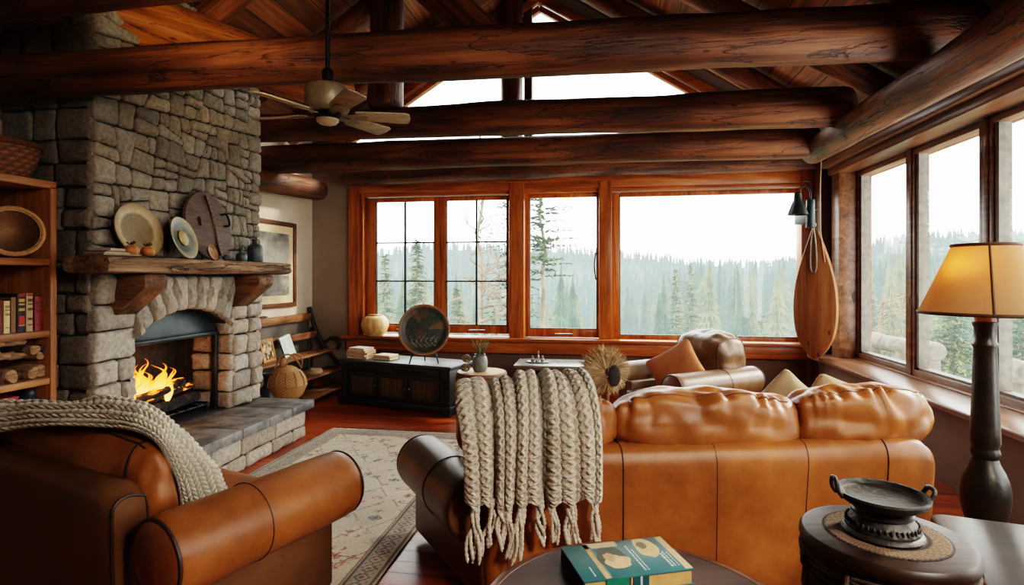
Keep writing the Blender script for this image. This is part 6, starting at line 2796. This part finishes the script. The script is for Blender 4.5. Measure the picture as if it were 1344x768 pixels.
def haze_mat(name, c1, c2, scale=.8, D=170.0, hz=1.0, maxf=.93, stretch=(1, 1, 1), lo=.35, hi=.65, base=0.0):
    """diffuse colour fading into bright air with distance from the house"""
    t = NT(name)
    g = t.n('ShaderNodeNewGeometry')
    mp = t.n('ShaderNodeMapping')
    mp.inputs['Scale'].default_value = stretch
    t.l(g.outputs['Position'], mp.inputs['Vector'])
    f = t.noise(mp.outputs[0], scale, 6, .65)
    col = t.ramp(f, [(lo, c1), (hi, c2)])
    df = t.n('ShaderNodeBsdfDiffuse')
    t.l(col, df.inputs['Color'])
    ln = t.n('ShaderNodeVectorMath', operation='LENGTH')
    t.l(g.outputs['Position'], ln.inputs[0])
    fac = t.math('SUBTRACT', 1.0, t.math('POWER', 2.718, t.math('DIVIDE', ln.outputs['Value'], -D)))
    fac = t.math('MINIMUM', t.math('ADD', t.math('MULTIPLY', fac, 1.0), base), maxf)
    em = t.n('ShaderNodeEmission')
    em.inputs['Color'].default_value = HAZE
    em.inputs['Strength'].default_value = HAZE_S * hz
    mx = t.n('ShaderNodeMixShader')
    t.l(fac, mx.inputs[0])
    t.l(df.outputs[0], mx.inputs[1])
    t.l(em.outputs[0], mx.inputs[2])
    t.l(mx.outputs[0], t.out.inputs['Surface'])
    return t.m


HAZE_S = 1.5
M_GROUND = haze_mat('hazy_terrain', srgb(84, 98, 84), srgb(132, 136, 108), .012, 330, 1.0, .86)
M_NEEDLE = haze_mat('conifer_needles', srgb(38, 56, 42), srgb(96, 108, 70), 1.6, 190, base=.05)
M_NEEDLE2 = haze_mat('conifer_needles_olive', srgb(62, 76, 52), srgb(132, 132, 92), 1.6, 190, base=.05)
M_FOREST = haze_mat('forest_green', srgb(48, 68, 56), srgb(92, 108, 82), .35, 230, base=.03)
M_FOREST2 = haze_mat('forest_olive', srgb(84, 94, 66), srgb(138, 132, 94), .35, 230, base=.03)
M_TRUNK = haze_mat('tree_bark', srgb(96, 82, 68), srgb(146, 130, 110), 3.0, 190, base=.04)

TOPV = [(380, 372), (494, 382), (560, 380), (640, 388), (720, 395), (780, 402), (820, 396), (860, 377), (900, 362), (935, 352), (1000, 353), (1050, 352), (1110, 340), (1170, 336), (1250, 332), (1344, 328), (1700, 325)]
RIDV = [(380, 344), (494, 338), (560, 329), (640, 330), (740, 333), (800, 338), (870, 345), (930, 350), (1000, 352), (1060, 348), (1120, 331), (1180, 322), (1250, 318), (1344, 320), (1700, 318)]


def curve(tab, u):
    for (a, b), (c, d) in zip(tab[:-1], tab[1:]):
        if u <= c:
            return lerp(b, d, clamp((u - a) / (c - a)))
    return tab[-1][1]


def uaz(az):
    a = clamp(az + TH, -1.2, 1.2)
    return U0 + FPX * math.tan(a), math.cos(a)


def ground(az, d):
    u, ca_ = uaz(az)
    u = clamp(u, 380, 1700)
    ca_ = max(ca_, .3)
    g60 = -15.0
    g200 = HC + (V0 - curve(TOPV, u)) * 200 * ca_ / FPX - 15.5
    rid = HC + (V0 - curve(RIDV, u)) * 1000 * ca_ / FPX + 3.0 * nz(az * 16, 2) + 1.4 * nz(az * 60, 7)
    if d < 9:
        return -1.3
    if d < 60:
        return lerp(-1.3, g60, sstep(9, 60, d) * .5 + .5 * (d - 9) / 51)
    if d < 200:
        return lerp(g60, g200, (d - 60) / 140)
    if d < 1000:
        return lerp(g200, rid, sstep(200, 1000, d)) + 4 * nz(az * 14, d * .006) * math.sin(PI * (d - 200) / 800)
    return rid - (d - 1000) * .05


def gxy(x, y):
    return ground(math.atan2(x, y), math.hypot(x, y))


DS = [8.9, 14, 22, 32, 45, 60, 80, 105, 135, 165, 200, 260, 330, 420, 520, 640, 780, 900, 1000, 1200, 1500]
m = MB()
NA = 170


def terr(u, v):
    az = lerp(-1.15, 1.75, u)
    i = v * (len(DS) - 1)
    d = DS[min(int(round(i)), len(DS) - 1)]
    return Vector((d * math.sin(az), d * math.cos(az), ground(az, d)))


m.grid(NA, len(DS) - 1, terr)
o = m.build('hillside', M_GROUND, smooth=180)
o['kind'] = 'structure'


# -------- conifers
def tier_tree(seed, H=16.0, R_=2.3, n=17, pts=11):
    """dense far conifer: ragged drooping skirts round a thin trunk"""
    r = random.Random(seed)
    mb = MB()
    for k in range(n):
        t_ = k / (n - 1)
        z = lerp(.10, .985, t_) * H
        rad = R_ * (1 - t_) ** .8 * r.uniform(.8, 1.15) + .12
        hh = H / n * 1.7
        vs = [(0, 0, z + hh)]
        a0 = r.uniform(0, 6)
        for i in range(pts * 2):
            a = a0 + PI * i / pts
            rr = rad * (r.uniform(.85, 1.15) if i % 2 == 0 else r.uniform(.32, .5))
            vs.append((rr * math.cos(a), rr * math.sin(a), z - (r.uniform(.1, .5) if i % 2 == 0 else -.25)))
        q = pts * 2
        mb.add(vs, [(0, 1 + i, 1 + (i + 1) % q) for i in range(q)])
    return mb


def fine_conifer(H, R_, seed, base=.05, whorl=8, levels=30, droop=.35, power=.85, tuft=1.0, thin=0.0):
    """near conifer : every branch carries sprays of needles"""
    r = random.Random(seed)
    mb = MB()
    for k in range(levels):
        t_ = lerp(base, .985, (k + r.uniform(-.3, .3)) / (levels - 1))
        t_ = clamp(t_, base, .985)
        L0 = R_ * (1 - t_) ** power + .10
        for b in range(whorl):
            if r.random() < thin:
                continue
            a = r.uniform(0, 2 * PI)
            L = L0 * r.uniform(.6, 1.12)
            z = t_ * H + r.uniform(-.15, .15)
            ca_, sa_ = math.cos(a), math.sin(a)
            ns = max(4, int(L / .13))
            for i in range(ns):
                s_ = (i + .6) / ns
                p = Vector((ca_ * L * s_, sa_ * L * s_, z - droop * L * s_ * s_ + .12 * L * s_))
                w_ = .16 * tuft * (1.15 - s_ * .7) * min(1.6, .6 + L * .35)
                for q in range(3):
                    d1 = Vector((ca_ + r.uniform(-.9, .9), sa_ + r.uniform(-.9, .9), r.uniform(-.35, .45))).normalized() * w_ * r.uniform(.8, 1.5)
                    d2 = Vector((-sa_, ca_, r.uniform(-.5, .5))).normalized() * w_ * r.uniform(.2, .36)
                    mb.add([p - d2, p + d1, p + d2, p - d1 * .3 + Vector((0, 0, .03))], [(0, 1, 2, 3)])
    return mb


def trunk_mb(H, r0, r1, seed, bend=.15):
    m_ = MB()
    m_.tube([(bend * nz(i * .5, seed), bend * nz(i * .5, seed + 5), H * i / 14) for i in range(15)], [lerp(r0, r1, i / 14) for i in range(15)], 9)
    return m_


def near_tree(name, label, cat, u, d, H, R_, seed, mat, group, vtop=None, **k):
    p = W((u - U0) / FPX * d, d)
    z = gxy(p.x, p.y)
    if vtop is not None:
        H = HC + (V0 - vtop) * d / FPX - z
    tr0 = k.pop('tr', .06 + H * .009)
    t = thing(name, label, cat, (p.x, p.y, z - .1), 0, group)
    part('trunk', trunk_mb(H, tr0, .02, seed), M_TRUNK, t, smooth=180)
    part('foliage', fine_conifer(H, R_, seed, **k), mat, t, smooth=0)
    return t


GT = 'trees just outside the windows'
near_tree('pine_tree', 'tall slim pine with tufted branches filling the third pane of the back window', 'tree', 712, 13, 9.5, 1.05, 3, M_NEEDLE, GT, vtop=196, base=.56, levels=17, whorl=6, power=.25, droop=.1, tuft=1.3, thin=.2, tr=.08)
near_tree('pine_tree', 'dark pine half hidden by the thick post right of the second sash', 'tree', 676, 12, 8.5, .95, 5, M_NEEDLE, GT, vtop=200, tr=.07, base=.25, levels=24, whorl=7, power=.3, droop=.2, thin=.1)
near_tree('fir_tree', 'pointed fir behind the right half of the leftmost gridded sash', 'tree', 547, 20, 7, 1.45, 7, M_NEEDLE2, GT, vtop=312, levels=38, whorl=11, tuft=1.3)
near_tree('fir_tree', 'smaller pale fir at the far left of the gridded back window', 'tree', 506, 23, 7, 1.4, 9, M_NEEDLE2, GT, vtop=330, levels=34, whorl=10, tuft=1.3)
near_tree('fir_tree', 'full olive fir at the centre of the wide picture window', 'tree', 906, 34, 11, 2.5, 11, M_NEEDLE2, GT, vtop=343, levels=40, whorl=10, tuft=1.25)
near_tree('fir_tree', 'second fir leaning against the full olive one in the wide picture window', 'tree', 887, 36, 11, 2.2, 13, M_NEEDLE, GT, vtop=352, levels=38, whorl=9, tuft=1.25)
near_tree('fir_tree', 'short yellowish fir low at the right of the wide picture window', 'tree', 1000, 30, 7, 1.7, 15, M_NEEDLE2, GT, vtop=408, levels=26, tuft=1.2)
near_tree('fir_tree', 'bushy green fir seen in the right wall window just left of the lamp', 'tree', 1250, 15, 7, 2.6, 17, M_NEEDLE2, GT, vtop=392, levels=34, whorl=11, tuft=1.1)
near_tree('fir_tree', 'dark fir behind the lamp in the right wall window', 'tree', 1338, 20, 7, 2.6, 19, M_NEEDLE, GT, vtop=385, levels=34, whorl=10, tuft=1.15)
near_tree('fir_tree', 'grey-green fir low in the second sash of the back window', 'tree', 600, 24, 7, 1.6, 23, M_NEEDLE2, GT, vtop=372, levels=32, whorl=11, tuft=1.3)


def bare_tree(name, label, u, d, H, r0, seed, nb, twigs, zb=.3, spread=1.0, group=GT):
    p = W((u - U0) / FPX * d, d)
    z = gxy(p.x, p.y)
    t = thing(name, label, 'tree', (p.x, p.y, z - .1), 0, group)
    part('trunk', trunk_mb(H, r0, r0 * .35, seed, .12), M_TRUNK, t, smooth=180)
    r = random.Random(seed)
    m_ = MB()
    for k in range(nb):
        zz = H * r.uniform(zb, .97)
        a = r.uniform(0, 2 * PI)
        L = spread * r.uniform(.5, 1.3)
        dv = Vector((math.cos(a), math.sin(a), r.uniform(.1, .8)))
        pts = [Vector((0, 0, zz)) + dv * L * s_ + Vector((nz(s_ * 3, k, seed), nz(s_ * 3, k, seed + 4), -.15 * s_ * s_)) * .22 for s_ in [i / 7 for i in range(8)]]
        m_.tube(pts, [lerp(.022, .004, i / 7) for i in range(8)], 5)
        for q in range(twigs):
            i = r.randint(2, 6)
            d2 = Vector((r.uniform(-1, 1), r.uniform(-1, 1), r.uniform(-.2, .9))).normalized() * L * .4
            m_.tube([pts[i], pts[i] + d2 * .5 + Vector((0, 0, .03)), pts[i] + d2], [.008, .006, .003], 4)
    part('branches', m_, M_TRUNK, t, smooth=180)
    return t


bare_tree('bare_tree', 'straight pale trunk with thin bare branches in the second gridded sash', 631, 12, 6.5, .06, 31, 26, 4, .35, 1.1)
bare_tree('bare_tree', 'leafless grey sapling low at the right of the second gridded sash', 655, 10.5, 3.4, .025, 33, 26, 4, .1, .8)
bare_tree('bare_tree', 'frosty bare tree in the narrow pane beside the corner post', 1158, 15, 4.3, .06, 35, 46, 6, .15, 1.0)
bare_tree('bare_tree', 'thin leafless sapling at the bottom of the first gridded sash', 575, 12.5, 3.0, .02, 37, 22, 3, .1, .6)

# forest on the slope: up to 230 single trees
protos = []
for i in range(5):
    mb = tier_tree(100 + i, 16, (2.0, 2.4, 1.7, 2.2, 1.9)[i], 17, 10)
    mb.tube([(0, 0, -1), (0, 0, 14)], [.22, .06], 6)
    o = mb.build('forest_conifer', M_FOREST2 if i in (1, 3) else M_FOREST, smooth=0)
    protos.append(o)
rf = random.Random(77)
slots = []
while len(slots) < 270:
    u = rf.uniform(470, 1400)
    if 1066 < u < 1115:
        continue
    az = math.atan((u - U0) / FPX) - TH
    d = 62 + 138 * rf.random() ** .8
    slots.append((d, az))
slots.sort()
for i, (d, az) in enumerate(slots):
    src = protos[i % 5]
    o = src if i < 5 else src.copy()
    if i >= 5:
        COL.objects.link(o)
    x, y = d * math.sin(az), d * math.cos(az)
    o.location = (x, y, gxy(x, y))
    s_ = rf.uniform(.75, 1.15)
    o.scale = (s_ * 1.15, s_ * 1.15, s_)
    o.rotation_euler = (0, 0, rf.uniform(0, 6))
    tag(o, 'hazy conifer among the many in the forest on the valley slope', 'tree', 'conifers of the forest across the valley')
# the innumerable trees on the hills behind
m = MB()
for i in range(2600):
    u = rf.uniform(400, 1450)
    az = math.atan((u - U0) / FPX) - TH
    d = 205 + 760 * rf.random() ** 1.4
    x, y = d * math.sin(az), d * math.cos(az)
    z = gxy(x, y)
    H = rf.uniform(10, 16)
    R_ = rf.uniform(2.2, 3.2)
    a0 = rf.uniform(0, 6)
    for k, (zz, rr) in enumerate(((.0, 1.0), (.33, .75), (.62, .45))):
        vs = [(x, y, z + H * min(1, zz + .5))]
        for j in range(6):
            a = a0 + k + j * PI / 3
            q = rr * R_ * (1 if j % 2 else .7)
            vs.append((x + q * math.cos(a), y + q * math.sin(a), z + H * zz))
        m.add(vs, [(0, 1 + j, 1 + (j + 1) % 6) for j in range(6)])
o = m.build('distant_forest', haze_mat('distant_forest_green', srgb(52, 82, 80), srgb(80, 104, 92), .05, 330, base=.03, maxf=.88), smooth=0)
tag(o, 'blue-green haze-covered forest on the far hills', 'forest', kind='stuff')

# -------- weathered log railing outside the right windows
M_GREYLOG = simple('weathered_log', srgb(116, 110, 100), srgb(74, 70, 64), .85, scale=5, stretch=(1, 1, 1), bump=.5)
for (u0_, u1_, v_, lb) in ((1142, 1192, 452, 'weathered grey log rail outside the pane next to the corner post'), (1212, 1231, 462, 'short weathered grey log rail seen left of the lamp outside the right window'), (1316, 1420, 496, 'weathered grey log rail outside the window right of the lamp')):
    X_ = 4.6
    y1_, y0_ = yb(u0_, X_), yb(u1_, X_)
    zz = zat(v_, X_, (y0_ + y1_) / 2) + .02
    t = thing('log_railing', lb, 'railing', (X_, y0_, 0), 0, 'log railings outside the right windows')
    m = MB()
    n_ = 14
    L = y1_ - y0_
    m.tube([(.02 * nz(i, u0_), L * i / n_, zz + .02 * nz(i * .7, u0_ + 4)) for i in range(n_ + 1)], [.09] + [.13 + .02 * nz(i * 1.3, 8) for i in range(n_ - 1)] + [.09], 14)
    m.tube([(.0, L * i / n_, zz - .34) for i in range(n_ + 1)], .06, 10)
    part('rail', m, M_GREYLOG, t, smooth=180)
    for yy in (.15, L - .2):
        m = MB()
        m.tube([(0, yy, -1.6), (0, yy, zz - .02)], [.11, .10], 12)
        part('post', m, M_GREYLOG, t, smooth=60)
# ------------------------------------------------------------------ camera, light, world
cam = bpy.data.cameras.new('camera')
co = link(bpy.data.objects.new('camera', cam))
co.location = (0, 0, HC)
co.rotation_euler = (PI / 2, 0, TH)
cam.sensor_width = 36
cam.sensor_fit = 'HORIZONTAL'
cam.lens = 36 * FPX / 1344
cam.shift_y = -(384 - V0) / 1344
cam.clip_end = 6000
cam.clip_start = .02
SC.camera = co

w = bpy.data.worlds.new('overcast_sky')
SC.world = w
w.use_nodes = True
nt = w.node_tree
bg = nt.nodes['Background']
bg.inputs['Color'].default_value = (1.0, 0.985, 0.95, 1)
bg.inputs['Strength'].default_value = 7.0


def area(name, loc, target, size, power, color, sy=None):
    l = bpy.data.lights.new(name, 'AREA')
    l.energy = power
    l.color = color
    l.size = size
    if sy:
        l.shape = 'RECTANGLE'
        l.size_y = sy
    o = link(bpy.data.objects.new(name, l))
    o.location = loc
    o.rotation_euler = (Vector(target) - Vector(loc)).to_track_quat('-Z', 'Y').to_euler()
    return o


def portal(name, loc, target, sx, sy):
    o = area(name, loc, target, sx, 1, (1, 1, 1), sy)
    o.data.cycles.is_portal = True


portal('window_portal_back', ((xw0 + xw1) / 2, YB + .3, 1.6), ((xw0 + xw1) / 2, 0, 1.6), xw1 - xw0, 2.0)
portal('window_portal_right', (XR + .3, 3.9, 1.6), (-5, 3.9, 1.6), 5.2, 2.0)
portal('window_portal_gable', (GX, YB + .3, 4.0), (GX, 0, 4.0), 5.8, 1.8)
fl_ = area('added_fill_light', (2.15, -.1, 2.7), (-.2, 2.4, .5), .8, 46, (1, .88, .74), .8)  # unseen fill light, added to brighten the seating from behind the camera
fl_.data.spread = math.radians(110)
ul = bpy.data.lights.new('added_timber_light', 'SPOT')  # spot added to brighten the hewn timber, no fixture stands here
ul.energy = 130
ul.color = (1, .74, .42)
ul.spot_size = math.radians(37)
ul.spot_blend = .8
ul.shadow_soft_size = .15
uo = link(bpy.data.objects.new('added_timber_light', ul))
uo.location = (-.9, 1.5, 2.2)
uo.rotation_euler = (Vector((-2.75, 3.75, 3.35)) - Vector(uo.location)).to_track_quat('-Z', 'Y').to_euler()
sun = bpy.data.lights.new('sun', 'SUN')
sun.energy = 4.0
sun.angle = math.radians(6)
sun.color = (1, .9, .76)
so = link(bpy.data.objects.new('sun', sun))
so.rotation_euler = Vector((-.80, -.42, -.5)).to_track_quat('-Z', 'Y').to_euler()

SC.view_settings.view_transform = 'Filmic'
SC.view_settings.look = 'High Contrast'
SC.view_settings.exposure = 0.35
SC.cycles.use_denoising = True
SC.cycles.max_bounces = 7
SC.cycles.diffuse_bounces = 4
SC.cycles.glossy_bounces = 3
SC.cycles.transparent_max_bounces = 12
SC.cycles.sample_clamp_indirect = 6
SC.cycles.caustics_reflective = False
SC.cycles.caustics_refractive = False
